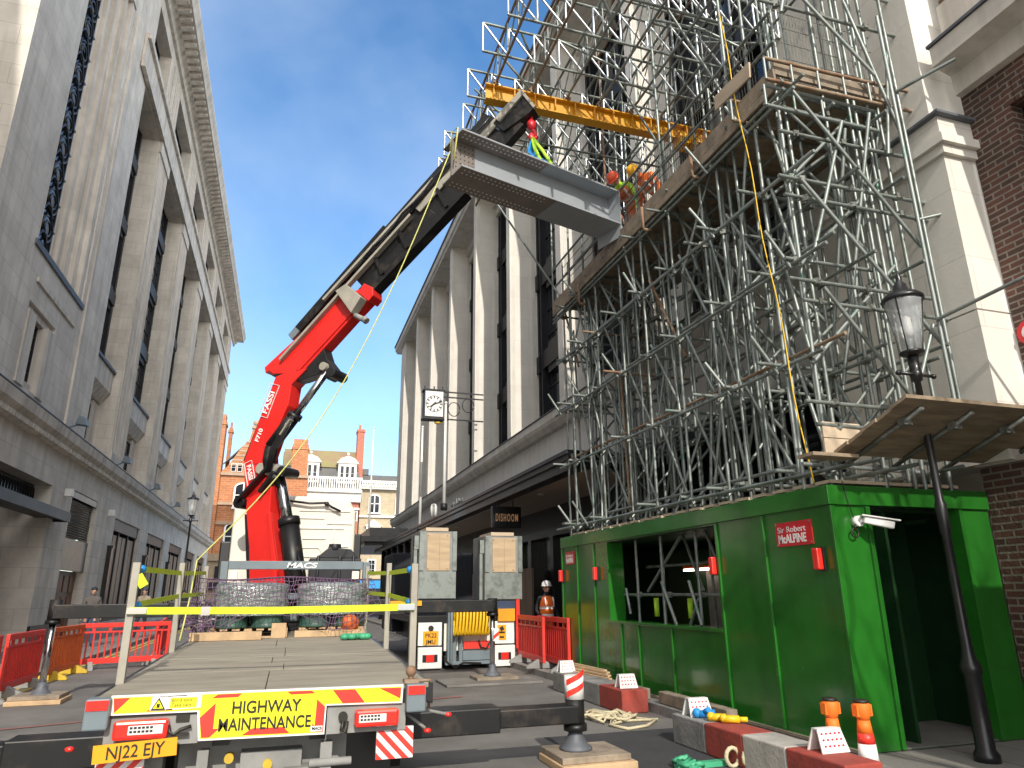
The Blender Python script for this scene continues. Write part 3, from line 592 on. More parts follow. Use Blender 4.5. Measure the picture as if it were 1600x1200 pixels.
for c_ in ((-10.2, -9.25, Y - .2, Y + 2, 6.8, 24.9), (-8.95, -8.5, Y + 2, Y + 3, 18, 24.3), (-.2, 2.0, Y + 1, Y + 3, 17, 22.2)):
    m = MB(); m.box(*c_); m.box(c_[0] - .12, c_[1] + .12, c_[2] - .12, c_[3] + .1, c_[5] - .7, c_[5] - .4); m.box(c_[0] + .1, c_[1] - .1, c_[2] + .2, c_[3] - .2, c_[5], c_[5] + .8); m.build('chimney', 'brick_o', OB)
m = MB(); m.ball((-5.2, Y, 24.7), .55, 10, 6, (1, .6, .8)); m.box(-5.85, -4.5, Y - .2, Y + .6, 23.9, 24.3)
for k in range(6): m.box(-8.3 + k * .38, -2.6 - k * .38 + .2, Y - .06, Y - .005, 18.6 + k * .65, 18.85 + k * .65)
m.build('stone_finial', 'blind', OB)
for z in (10.6, 13.2, 17.2): m = MB(); m.box(-9.2, 2.3, Y - .3, Y - .01, z, z + .4); m.build('stone_band', 'blind', OB)
m = MB(); m.prism([(-9.2, Y + .4, 18.6), (-6.4, Y + .4, 21.7), (-6.4, Y + 8, 22.6), (-9.2, Y + 8, 20.4)], (0, 0, .2)); m.build('roof', 'slate', OB)
for u in (-7.2, -3.1): arch(P, u, u + 2.2, 12.9, 16.2, -.02, OB)
for u in (-7.9, -3.4): arch(P, u, u + 2.4, 7.2, 10.9, -.02, OB)
for u in (-8.0, -7.2): window(OB, P, u, u + .65, 17.75, 18.9, -.03, 1, 2, 'white')
m = MB(); m.box(-9.6, 3, Y - .6, Y + 5, 5.9, 6.8); m.box(-9.6, 3, Y - .2, Y + 5, 0, 5.9); m.build('ground_storey', 'board', OB)
for u in (-8.6, -4.9, -1): window(OB, P, u, u + 2.4, 3.6, 5.2, -.26, 2, 1)
m = MB(); m.box(-9.6, 3, Y - .8, Y - .21, 2.3, 3.2); m.build('shop_fascia', 'black', OB)
m = MB(); m.box(-12.5, -10.25, Y + .5, Y + 8, 0, 21.0); m.box(-12.5, -10.24, Y + .2, Y + .5, 14.5, 15.2); m.box(-12.5, -10.24, Y + .2, Y + .5, 20.4, 21); sb = m.build('side_house', 'stone_r2'); tag(sb, 'cream stone house front just left of the orange gabled house', 'building', 'houses across the far street')
WH = house('white_house', (3.9, 103, 0), 'white stucco house with two pedimented dormers and a mossy roof')
Y = 103.0; P = PF(Y)
m = MB(); m.box(-1.4, 9.6, Y, Y + 10, 0, 14.3); m.build('wall', 'brick_r2', WH)
m = MB(); m.box(-1.6, 9.8, Y - .5, Y - .01, 14.3, 16.2); m.box(-1.7, 9.9, Y - .9, Y - .01, 15.6, 16.0); m.box(-1.7, 9.9, Y - .7, Y - .5, 17.5, 17.8); m.box(-1.5, 9.7, Y - .3, Y - .01, 13.2, 13.5)
for i in range(34): m.box(-1.4 + i * .33, -1.24 + i * .33, Y - .68, Y - .52, 16.2, 17.5)
m.build('cornice', 'white_stucco', WH)
m = MB(); m.prism([(-1.4, Y, 16), (-1.4, Y + 1.2, 19.3), (-1.4, Y + 3.2, 21.8), (-1.4, Y + 9, 21.8), (-1.4, Y + 10, 16)], (10.9, 0, 0)); m.build('roof', 'slate', WH)
m = MB(); m.prism([(-1.3, Y + 1.05, 19.45), (-1.3, Y + 3.2, 22.3), (-1.3, Y + 3.6, 22.3), (-1.3, Y + 1.4, 19.4)], (10.8, 0, 0)); m.box(3.6, 3.6 + .01, Y + 1, Y + 1.1, 19.4, 19.5); m.build('roof_tiles', 'tile_roof', WH)
m = MB(); m.box(9.0, 10.0, Y + 1, Y + 3, 16, 25); m.box(8.9, 10.1, Y + .9, Y + 3.1, 25, 25.4); m.box(9.2, 9.5, Y + 1.5, Y + 1.9, 25.4, 26.2); m.build('chimney', 'brick_r2', WH)
for u in (1.1, 6.4):
    m = MB(); m.box(u, u + 2.6, Y - .3, Y + 2, 17.0, 19.9); m.prism([(u - .3, Y - .5, 19.9), (u + 2.9, Y - .5, 19.9), (u + 2.3, Y - .5, 20.6), (u + 1.3, Y - .5, 21.0), (u + .3, Y - .5, 20.6)], (0, 2.5, 0)); m.ball((u + 1.3, Y - .2, 21.3), .22, 8, 5)
    d = m.build('dormer', 'white_stucco', WH)
    for k in range(3): window(d, P, u + .25 + k * .75, u + .8 + k * .75, 17.3, 19.5, -.32, 1, 2, 'white')
for u in (-.6, 1.7, 4.0, 6.3, 8.2): window(WH, P, u, u + 1.3, 11.6, 13.1, -.02, 1, 2, 'white', t=.15)
for u in (.2, 3.6, 7.0): window(WH, P, u, u + 1.3, 6.5, 9.6, -.02, 1, 2, 'white', t=.15)
YH = house('yellow_brick_house', (13.6, 104, 0), 'pale yellow brick house with white window surrounds')
Y = 104.0; P = PF(Y)
m = MB(); m.box(9.85, 19, Y, Y + 10, 0, 16.4); m.build('wall', 'brick_y', YH)
m = MB(); m.box(9.8, 19, Y - .7, Y - .01, 16.4, 17.6); m.box(9.8, 19, Y - 1.0, Y - .71, 17.2, 17.6); m.box(9.8, 19, Y - .3, Y - .01, 12.3, 12.6)
for i in range(26): m.box(9.9 + i * .35, 10.08 + i * .35, Y - .95, Y - .71, 16.7, 17.2)
m.build('cornice', 'white_stucco', YH)
m = MB(); m.box(9.9, 19, Y + 1, Y + 9, 17.6, 18.7); m.build('roof', 'slate', YH)
m = MB(); m.box(15.7, 17.3, Y + 2, Y + 3.5, 18.7, 20.2); m.tube((16.5, Y + 2.7, 20.2), (16.5, Y + 2.7, 21), .25, 8); m.box(10, 11, Y + 1, Y + 2, 18.6, 19.6); m.build('chimney', 'slate', YH)
for u in (11.2, 15.1):
    arch(P, u, u + 1.5, 13.0, 15.6, -.03, YH); m = MB(); m.prism([(u - .5, Y - .5, 11.0), (u + 2.0, Y - .5, 11.0), (u + .75, Y - .5, 12.0)], (0, .49, 0)); m.box(u - .3, u + 1.8, Y - .4, Y - .01, 10.6, 11.0); m.build('pediment', 'white_stucco', YH)
    window(YH, P, u + .1, u + 1.4, 7.6, 10.4, -.05, 2, 3, 'white', t=.2); window(YH, P, u + .1, u + 1.4, 4.2, 6.4, -.05, 2, 3, 'white', t=.2)
m = MB(); m.box(9.9, 19, Y - .6, Y - .02, 0, 3.6); m.build('shopfront', 'navy', YH)
m = MB(); m.box(9.9, 19, Y - .75, Y - .61, 2.3, 3.4); m.build('shop_fascia', 'blue', YH)

# ================================================================== crane lorry
CL = thing('crane_lorry', (0, 9, 0), 'flatbed lorry with tall red folding crane and a rear board reading HIGHWAY MAINTENANCE', 'lorry')
def T(x, y, z=0.0): return V((x + .012 * (y - 6), y, .905 + .02 * (y - 6) + z))
def tbox(m, x0, x1, y0, y1, z0, z1):
    vs = [T(x, y, z) for x in (x0, x1) for y in (y0, y1) for z in (z0, z1)]
    m.add(vs, [(0, 1, 3, 2), (4, 6, 7, 5), (0, 4, 5, 1), (2, 3, 7, 6), (0, 2, 6, 4), (1, 5, 7, 3)])
m = MB()
ys = [6.02, 7.28, 7.85, 8.5, 9.7, 10.9, 12.3]
for k_, (a, b) in enumerate(zip(ys, ys[1:])):
    for c_, d_ in zip((-1.2, -.06 + .12 * (k_ % 2), 1.2), (-.066 + .12 * (k_ % 2), 1.2)): tbox(m, c_, d_, a + .005, b - .005, -.04, .0015 * ((k_ * 3) % 2))
m.build('deck', 'deck', CL, .004)
m = MB(); tbox(m, -1.23, 1.23, 6.01, 12.35, -.14, -.042); tbox(m, -1.24, -1.2, 6.03, 12.35, -.16, -.005); tbox(m, 1.2, 1.24, 6.03, 12.35, -.16, -.005); tbox(m, -.42, -.3, 6.3, 18, -.42, -.15); tbox(m, .3, .42, 6.3, 18, -.42, -.15)
for y in (6.6, 7.6, 8.6, 9.6): tbox(m, -1.1, 1.1, y, y + .08, -.24, -.145)
m.build('chassis', 'black', CL)
m = MB(); m.box(-.65, .6, 6.35, 6.5, .28, .55); m.box(-.2, .25, 6.2, 6.42, .30, .45); m.box(-.5, -.42, 6.1, 6.2, .05, .5); m.box(.38, .47, 6.1, 6.2, .02, .5); m.box(.12, .4, 6.12, 6.3, .25, .33); m.tube((.3, 6.1, .36), (.62, 6.1, .36), .03, 8)
m.box(-1.05, -.75, 6.3, 6.5, .2, .5); m.build('tow_frame', 'foot_grey', CL, .006)
m = MB(); m.box(-.7, 1.0, 6.6, 6.75, .12, .5); m.box(-.7, .5, 6.45, 6.6, .1, .22); m.build('under_run_bar', 'black', CL)
for x, z in ((.0, .36), (-.28, .42)):
    m = MB(); m.tube((x, 6.16, z), (x, 6.25, z), .035, 10); m.build('air_coupling', 'foot_yel', CL)
# rear board
YB = 5.99
def rp(pts, y, d=.003): return [(x, y, z) for x, z in pts], (0, d, 0)
m = MB(); out = [(-1.10, .915), (.99, .9), (.985, .765), (.40, .775), (.395, .575), (-.495, .585), (-.52, .78), (-1.09, .785)]
m.prism([(x, YB, z) for x, z in out], (0, .03, 0)); RB = m.build('rear_board', 'refl_white', CL)
m = MB(); inn = [(-1.085, .902), (.975, .887), (.97, .778), (.388, .787), (.38, .59), (-.483, .598), (-.505, .792), (-1.072, .797)]; m.prism([(x, YB - .003, z) for x, z in inn], (0, .0028, 0)); m.build('yellow_field', 'refl_yel', RB)
m = MB()
def rpoly(pts, e=0.0):
    m = MB(); m.prism([(x, YB - .006 - e, z) for x, z in pts], (0, .0028, 0)); m.build('red_chevron', 'refl_red', RB)
rpoly([(-1.083, .898), (-.975, .898), (-1.068, .802)]); rpoly([(-.86, .802), (-.69, .802), (-.69, .81), (-.852, .81)]); rpoly([(-.78, .893), (-.60, .893), (-.6, .899), (-.786, .899)])
rpoly([(-.43, .868), (-.39, .893), (-.22, .893), (-.25, .868)]); rpoly([(.1, .89), (.28, .889), (.31, .868), (.13, .868)])
rpoly([(-.475, .605), (-.5, .74), (-.40, .835), (-.40, .66), (-.36, .66), (-.42, .605)]); rpoly([(.385, .595), (.388, .77), (.325, .825), (.32, .64), (.29, .66), (.335, .595)])
rpoly([(-.2, .605), (.14, .6), (.09, .645), (-.13, .648)]); rpoly([(.44, .885), (.61, .883), (.69, .785), (.52, .787)]); rpoly([(.80, .882), (.972, .88), (.968, .80)])
m = MB(); m.prism([(x, YB - .006, z) for x, z in [(-.83, .905), (-.5, .9), (-.5, .81), (-.82, .8)]], (0, .0028, 0)); m.prism([(x, YB - .009, z) for x, z in [(-.83, .895), (-.73, .895), (-.735, .805), (-.84, .805)]], (0, .0028, 0)); m.build('notice_panel', 'refl_white', RB)
m = MB(); m.prism([(x, YB - .0095, z) for x, z in [(-.71, .885), (-.53, .883), (-.53, .815), (-.71, .815)]], (0, .003, 0)); m.prism([(x, YB - .0155, z) for x, z in [(-.786, .875), (-.752, .818), (-.82, .818)]], (0, .003, 0)); m.build('notice_yellow', 'refl_yel', RB)
m = MB(); m.prism([(x, YB - .0125, z) for x, z in [(-.786, .89), (-.738, .808), (-.834, .808)]], (0, .003, 0)); m.box(-.796, -.776, YB - .019, YB - .0155, .825, .85)
m.build('warning_symbol', 'ink', RB)
m = MB(); text(m, 'Blind spot', (-.70, YB - .0096, .857), (1, 0, 0), (0, 0, 1), .034, .002); text(m, 'Take care', (-.70, YB - .0096, .824), (1, 0, 0), (0, 0, 1), .034, .002)
m.build('notice_text', 'ink', RB)
m = MB(); text(m, 'HIGHWAY', (-.04, YB - .007, .755), (1, 0, -.01), (0, 0, 1), .118, .003, 'CENTER', sx=.88, bold=.002); m.build('lettering', 'ink', RB)
m = MB(); text(m, 'MAINTENANCE', (-.04, YB - .007, .64), (1, 0, -.01), (0, 0, 1), .118, .003, 'CENTER', sx=.80, bold=.002)
m.build('lettering', 'ink', RB)
m = MB(); text(m, 'MACS', (.30, YB - .011, .612), (1, 0, 0), (0, 0, 1), .028, .002, bold=.001); m.build('lettering', 'ink', RB)
m = MB(); m.box(.29, .378, YB - .010, YB - .007, .6, .638); m.build('maker_plate', 'refl_white', RB)
for a_, b_ in ((-1.12, -.5), (.41, 1.02)):
    m = MB(); m.box(a_, b_, 6.02, 6.06, .568, .785); m.build('lamp_panel', 'foot_grey', CL)
for x0, x1, z0, z1, s in ((-1.055, -.70, .625, .75, 1), (.615, .955, .612, .735, -1)):
    m = MB(); m.box(x0, x1, 5.93, 6.02, z0, z1); lo = m.build('tail_lamp', 'lens_red', CL, .02)
    m = MB(); a, b = (x0 + .10, x1 - .03) if s > 0 else (x0 + .03, x1 - .10); m.box(a, b, 5.922, 5.931, z0 + .035, z1 - .03); m.build('clear_lens', 'white', lo, .004)
    m = MB()
    for k in range(6):
        for zz in (z0 + .05, z0 + .075): m.box(a + .012 + k * .026, a + .03 + k * .026, 5.918, 5.923, zz, zz + .014)
    m.build('reflector', 'ink', lo)
m = MB(); m.box(-.66, -.57, 6.0, 6.03, .72, .765); m.path([(-.70, 5.99, .70), (-.69, 5.97, .66), (-.66, 5.97, .64), (-.62, 5.98, .67), (-.55, 5.98, .69)], .012, 6); m.box(-.68, -.56, 5.97, 6.0, .63, .645); m.build('cable_socket', 'ink', CL)
m = MB(); m.tube((.53, 5.98, .69), (.53, 6.03, .69), .035, 10); m.path([(.53, 5.98, .66), (.52, 5.97, .6), (.55, 5.97, .58), (.56, 5.98, .66)], .016, 6); m.build('cable_socket', 'ink', CL)
m = MB(); m.obox((-.89, 5.935, .56), (.265, 0, .012), (0, .006, 0), (-.003, 0, .058)); NP = m.build('number_plate', 'plate', CL)
m = MB(); text(m, 'NJ22 EJY', (-.89, 5.928, .522), (1, 0, .045), (0, 0, 1), .115, .003, 'CENTER', sx=.88, bold=.001); m.build('plate_text', 'ink', NP)
def striped(x0, x1, z0, z1, y, s):
    m = MB(); m.box(x0, x1, y, y + .03, z0, z1); o = m.build('striped_marker', 'refl_white', CL)
    m = MB(); wdt = x1 - x0; h = z1 - z0; n = 5; st = (h + wdt) / n
    for k in range(n + 1):
        c = z0 - wdt + k * st; ps = []
        # clip stripe  c < z - s*(x-x0) < c + st/2  to the board
        poly = [(x0, z0), (x1, z0), (x1, z1), (x0, z1)]
        def f(p, s=s): return p[1] - z0 + (p[0] - x0) * (1 if s > 0 else -1) + (0 if s > 0 else wdt)
        for lim, sg in ((k * st, 1), (k * st + st / 2, -1)):
            q = []
            for i in range(len(poly)):
                a, b = poly[i], poly[(i + 1) % len(poly)]; fa, fb = (f(a) - lim) * sg, (f(b) - lim) * sg
                if fa >= 0: q.append(a)
                if fa * fb < 0: t = fa / (fa - fb); q.append((a[0] + (b[0] - a[0]) * t, a[1] + (b[1] - a[1]) * t))
            poly = q
            if len(poly) < 3: break
        if len(poly) >= 3: m.prism([(px, y - .003, pz) for px, pz in poly], (0, .0028, 0))
    m.build('red_stripe', 'refl_red', o)
striped(.80, 1.09, .36, .585, 6.04, 1); striped(-1.15, -.84, .28, .5, 6.04, -1)
for x0, x1 in ((-1.25, -1.09), (1.01, 1.165)):
    m = MB(); m.box(x0, x1, 5.93, 6.1, .70, .905); c_ = m.build('corner_box', 'grey_paint', CL, .012); m = MB(); m.box(x0 + .01, x1 - .01, 5.922, 5.931, .83, .895); m.build('marker_lens', 'lens_red', c_)
m = MB(); m.box(1.0, 1.12, 6.0, 6.1, .906, .935); m.tube((1.06, 6.06, .93), (1.06, 6.06, .965), .022, 8); m.ball((1.06, 6.06, .99), .045, 10, 6); m.path([(1.12, 6.02, .92), (1.22, 6.05, .92), (1.23, 6.08, .85), (1.22, 6.1, .7)], .012, 6); m.build('lock_pin', 'rust', CL)
m = MB(); m.path([(1.12, 6.2, .68), (1.25, 6.25, .66), (1.42, 6.25, .62)], .014, 6); m.path([(1.05, 6.15, .66), (1.2, 6.12, .55)], .014, 6); m.build('side_lamp_arm', 'foot_grey', CL)
for x, y, z in ((1.42, 6.25, .62), (1.22, 6.12, .53), (-1.36, 6.2, .55)):
    m = MB(); m.ball((x, y, z), .024, 8, 5, (1.4, 1, .8)); m.build('side_lamp', 'lens_red', CL)
def wheel(x, y, w_, r=.42):
    wl = MB(); wl.tube((x - w_ / 2, y, r), (x + w_ / 2, y, r), r, 24); wl.tube((x - w_ / 2 + .03, y, r), (x + w_ / 2 - .03, y, r), r + .02, 24); wo_ = wl.build('wheel', 'rubber', CL)
    h = MB(); h.tube((x - w_ / 2 - .01, y, r), (x + w_ / 2 + .01, y, r), r * .55, 16); h.build('hub', 'foot_grey', wo_)
for x in (-.92, .9):
    for y in (7.6, 8.7, 15.2): wheel(x, y, .42)
for x in (-.92, .9):
    m = MB(); m.box(x - .25, x + .25, 7.0, 7.05, .1, .7); m.build('mudguard', 'rubber', CL)
# stanchions, headboard, straps
SL = [(-1.2, 6.75), (-1.2, 9.35), (-1.17, 11.6)]; SR = [(1.17, 6.72), (1.22, 9.0), (1.2, 11.5)]
for k, (x, y) in enumerate(SL + SR):
    m = MB(); p = T(x, y); h = .95 if y < 7 else 1.0; m.box(p.x - .03, p.x + .03, p.y - .03, p.y + .03, p.z - .15, p.z + h); m.build('stanchion', 'rail_grey', CL, .004)
HB = MB(); zb = T(0, 12.2).z
for x in (-.9, 1.32): HB.box(x - .055, x + .055, 12.15, 12.27, zb - .1, 2.11)
HB.box(-.84, 1.26, 12.15, 12.27, 1.99, 2.12); HB.box(-.84, 1.26, 12.16, 12.26, 1.52, 1.62); HB.box(-.84, 1.26, 12.16, 12.26, 1.2, 1.3)
HB = HB.build('headboard', 'grey_paint', CL, .006)
m = MB(); text(m, 'MACS', (.27, 12.147, 2.015), (1, 0, 0), (.3, 0, 1), .12, .003, 'CENTER', sx=1.5, bold=.004); m.build('lettering', 'ink_w', HB)
for x in (-.75, 1.14):
    m = MB(); m.box(x - .06, x + .06, 12.1, 12.14, 1.82, 1.96); m.build('work_lamp', 'cream', CL, .01)
def strap(pts, wd=.05, mtl='strap', nm='strap'):
    m = MB()
    for a, b in zip(pts, pts[1:]): m.bar(a, b, .006, wd)
    m.build(nm, mtl, CL)
def S(k, side, h):
    x, y = (SL if side < 0 else SR)[k]; p = T(x, y, h); return V((p.x - .04 * side * 0, p.y, p.z))
a, b = S(0, -1, .56), S(0, 1, .56); off = V((0, -.04, 0)); strap([a + off, (a + b) / 2 + off + V((0, 0, -.012)), b + off], .058)
m = MB(); m.bar(a + off + V((-.02, -.01, 0)), a + off + V((.13, -.01, 0)), .03, .05); m.bar(a + off + V((.55, -.012, -.01)), a + off + V((.62, -.012, -.01)), .02, .07); m.bar(b + off + V((-.15, -.01, 0)), b + off + V((0, -.01, 0)), .03, .05); m.build('ratchet', 'chrome', CL)
for s in (-1, 1):
    for h in (.9, .6):
        p0, p1, p2 = S(0, s, h), S(1, s, h - (.02 if h > .7 else -.02)), S(2, s, h + .0)
        strap([p0, p1, p2], .05); m = MB(); m.ball(p0 + V((.02 * -s, .14, 0)), .035, 8, 5, (1, 1.5, 1)); m.build('strap_grip', 'blue', CL)
m = MB(); p = S(0, -1, .8); m.obox(p + V((.05, -.02, 0)), (.03, 0, .02), (0, .004, 0), (-.03, 0, .045)); m.build('strap_tag', 'strap', CL)
# crane: everything is laid out on the slewed boom plane
C0 = V((-.28, 13.3)); BH_ = V((.77, -.638)); BN = V((.638, .77, 0))     # BN points away from the street end
def B(s, z, off=0.0): return V((C0.x + BH_.x * s + BN.x * off, C0.y + BH_.y * s + BN.y * off, z))
def slab(name, pts, o0, o1, mtl, parent=CL, bev=.012): 
    m = MB(); m.prism([B(s, z, o0) for s, z in pts], BN * (o1 - o0)); return m.build(name, mtl, parent, bev)
m = MB(); m.tube((-.1, 13.3, 1.0), (-.1, 13.3, 1.75), .5, 20); m.box(-1.15, 1.15, 12.75, 13.6, .75, 1.18); m.box(-.6, .6, 12.9, 13.8, 1.18, 1.5); m.build('crane_base', 'boom_black', CL, .02)
slab('crane_column', [(-.16, 1.2), (.36, 1.2), (.38, 1.75), (.2, 2.3), (.06, 3.0), (.05, 3.5), (-.07, 3.75), (-.48, 3.6), (-.48, 3.1), (-.32, 2.4)], -.15, .15, 'red')
slab('column_rear_plate', [(-.53, 3.0), (-.22, 1.2), (-.16, 1.2), (-.32, 2.4), (-.46, 3.0)], -.12, .12, 'black')
slab('column_rib', [(.07, 3.0), (.13, 3.0), (.39, 2.0), (.40, 1.6), (.35, 1.6), (.24, 2.2)], -.22, -.151, 'red')
IN = slab('inner_boom', [(-.64, 3.98), (-.09, 5.55), (.2, 5.62), (.62, 5.62), (.3, 5.35), (.26, 4.95), (.05, 4.5), (-.1, 4.05), (-.06, 3.8), (-.2, 3.35), (-.52, 3.25)], -.15, .15, 'red')
slab('boom_side_plate', [(-.47, 4.2), (-.06, 5.44), (.04, 5.44), (-.2, 4.55), (-.22, 3.9), (-.45, 3.9)], -.165, -.151, 'red', IN)
slab('back_cover', [(-.71, 4.0), (-.15, 5.5), (-.09, 5.55), (-.64, 3.96)], -.1, .1, 'black', IN)
uv = (BH_.x, BH_.y, 0)
def on_boom(nm, body, s, z, ang, size, mtl='ink_w', parent=IN, off=-.172, sx=1.0, bold=.004, frame_=None):
    u = V((BH_.x * math.cos(ang), BH_.y * math.cos(ang), math.sin(ang))); v = V((-BH_.x * math.sin(ang), -BH_.y * math.sin(ang), math.cos(ang)))
    m = MB(); text(m, body, B(s, z, off), u, v, size, .004, sx=sx, bold=bold)
    if frame_:
        fw, fh = frame_; o = B(s, z, off - .002)
        for p, q in (((-.06, -.05), (fw, -.05)), ((fw, -.05), (fw, fh)), ((fw, fh), (-.06, fh)), ((-.06, fh), (-.06, -.05))): m.bar(o + u * p[0] + v * p[1], o + u * q[0] + v * q[1], .008, .014, BN)
    m.build(nm, mtl, parent)
on_boom('maker_lettering', 'FASSI', -.20, 4.82, math.radians(70), .17, frame_=(.58, .17), sx=1.15)
on_boom('model_lettering', 'F710', -.33, 4.3, math.radians(70), .13)
on_boom('maker_lettering', 'FASSI', -.55, 3.88, math.radians(-72), .13, frame_=(.43, .13), off=-.158)
ob_ = slab('outer_boom', [(-.40, 5.78), (-.36, 5.66), (-.28, 5.7), (-.18, 5.62), (.5, 5.56), (1.62, 6.58), (1.9, 6.82), (1.72, 7.06), (1.3, 7.0), (.3, 6.28)], -.13, .13, 'red')
slab('boom_flange', [(.36, 5.62), (.45, 5.6), (1.58, 6.6), (1.5, 6.68)], -.16, -.131, 'red', ob_)
slab('boom_end_ring', [(1.66, 6.98), (1.9, 6.76), (2.0, 6.86), (1.98, 7.02), (1.78, 7.14)], -.16, .16, 'red')
slab('telescopic_section', [(1.8, 6.9), (1.62, 7.06), (3.1, 8.42), (3.3, 8.22)], -.11, .11, 'boom_black')
slab('telescopic_section', [(1.86, 6.88), (1.8, 6.95), (3.72, 8.72), (3.86, 8.6)], -.13, .13, 'boom_black')
slab('telescopic_section', [(3.2, 8.1), (3.0, 8.34), (4.75, 9.98), (4.98, 9.74)], -.1, .1, 'boom_black')
slab('boom_web', [(1.55, 7.28), (4.25, 9.98), (4.5, 9.76), (1.8, 7.0)], -.07, .07, 'boom_black')
slab('telescopic_section', [(2.9, 8.4), (2.8, 8.5), (4.72, 10.3), (4.84, 10.2)], -.13, -.08, 'rail_grey')
slab('extension_ram', [(.35, 6.42), (.22, 6.54), (2.1, 8.32), (2.26, 8.18)], -.1, .1, 'boom_black')
slab('extension_ram', [(1.7, 7.55), (1.52, 7.72), (4.2, 10.22), (4.4, 10.06)], -.08, .08, 'boom_black')
slab('extension_ram', [(.16, 6.28), (.06, 6.4), (1.0, 7.3), (1.14, 7.18)], -.09, .09, 'grey_paint')
slab('boom_tip', [(4.6, 9.66), (4.4, 9.9), (4.9, 10.42), (5.0, 10.4), (5.2, 10.0), (5.1, 9.9)], -.15, .15, 'boom_black')
m = MB(); m.bar(B(4.5, 9.9, -.17), B(5.0, 10.38, -.17), .05, .12); m.bar(B(5.0, 10.36, -.15), B(5.22, 9.98, -.15), .06, .05); m.build('tip_cheek', 'rail_grey', CL)
m = MB(); m.bar(B(.02, 5.86, -.165), B(2.75, 8.34, -.165), .05, .11, BN); m.build('hose_channel', 'rail_grey', CL)
m = MB(); m.bar(B(.9, 6.95, -.165), B(3.2, 9.0, -.165), .05, .06, BN); m.build('hose_channel', 'rail_grey', CL)
m = MB(); m.prism([B(1.28, 7.0, -.34), B(1.5, 7.1, -.34), B(1.86, 6.78, -.34), B(1.66, 6.5, -.34)], BN * .2); m.build('valve_box', 'rail_grey', CL, .01)
m = MB(); m.tube(B(1.66, 6.5, -.2), B(1.86, 6.38, -.2), .05, 8); m.tube(B(1.86, 6.4, -.2), B(1.92, 6.34, -.2), .065, 8); m.build('lamp_bracket', 'foot_grey', CL)
for s_, z_ in ((2.25, 7.52), (2.75, 7.95), (3.55, 8.62)):
    m = MB(); m.prism([B(s_ - .1, z_ - .28, -.17), B(s_ - .32, z_ + .16, -.17), B(s_ - .26, z_ + .18, -.17), B(s_ - .04, z_ - .24, -.17)], BN * .34); m.build('guide_bracket', 'boom_black', CL)
m = MB(); m.path([B(1.55 + .16 * k, 7.42 + .155 * k + .04 * math.sin(k * 1.3), -.14) for k in range(16)], .018, 6); m.build('hydraulic_hose', 'black', CL)
m = MB(); m.path([B(1.8 + .2 * k, 7.6 + .185 * k + .04 * math.sin(k * 1.9), -.24) for k in range(14)], .02, 6); m.build('hydraulic_hose', 'black', CL)
slab('knuckle', [(-.22, 5.6), (.3, 5.66), (.95, 6.0), (1.05, 5.75), (1.22, 5.55), (1.22, 5.4), (1.08, 5.36), (.95, 5.5), (.5, 5.42), (.2, 5.4), (0, 5.48)], -.12, .12, 'black')
for s_, z_, r_, c_ in ((1.02, 5.6, .08, 'rail_grey'), (1.2, 5.46, .10, 'black'), (.0, 3.78, .12, 'rail_grey'), (-.2, 3.8, .1, 'rail_grey'), (-.62, 3.22, .12, 'boom_black'), (.28, 3.72, .09, 'black')):
    m = MB(); m.tube(B(s_, z_, -.21), B(s_, z_, .21), r_, 14); m.build('pivot_pin', c_, CL, .008)
m = MB(); m.bar(B(-.62, 3.22, -.21), B(.02, 3.8, -.21), .06, .15, BN); m.bar(B(-.1, 3.35, -.21), B(.2, 3.7, -.21), .07, .2, BN); m.build('link_arm', 'boom_black', CL, .015)
m = MB(); m.tube(B(.38, 4.72, -.1), B(1.05, 5.52, -.1), .065, 14); m.build('ram_rod', 'chrome', CL)
m = MB(); m.tube(B(-.06, 4.2, -.12), B(.42, 4.78, -.1), .12, 16); m.path([B(-.02, 3.75, -.12), B(-.08, 3.95, -.12), B(-.05, 4.2, -.12)], .12, 14); m.tube(B(.37, 4.71, -.1), B(.43, 4.79, -.1), .135, 16); m.build('outer_ram', 'boom_black', CL)
m = MB(); m.tube(B(.1, 3.75, -.06), B(.46, 2.7, -.06), .1, 16); m.build('ram_rod', 'chrome', CL)
m = MB(); m.tube(B(.43, 2.85, -.06), B(.78, 1.5, -.06), .17, 18); m.tube(B(.425, 2.88, -.06), B(.46, 2.76, -.06), .19, 18); m.build('main_ram', 'boom_black', CL)
m = MB()
for k in range(4): m.path([B(.02 + .03 * k, 3.7, -.28), B(.1 + .04 * k, 4.1, -.32), B(.3 + .05 * k, 4.45, -.3), B(.42 + .03 * k, 4.7, -.25)], .018, 6)
for k in range(3): m.path([B(.78 + .04 * k, 2.3 - .1 * k, -.2), B(.95, 2.0, -.25), B(1.0 + .05 * k, 1.5, -.2)], .018, 6)
m.build('hydraulic_hose', 'black', CL)
m = MB(); m.bar(B(.3, 4.35, -.3), B(.5, 4.62, -.3), .03, .1, BN); m.build('hose_guide', 'rail_grey', CL)
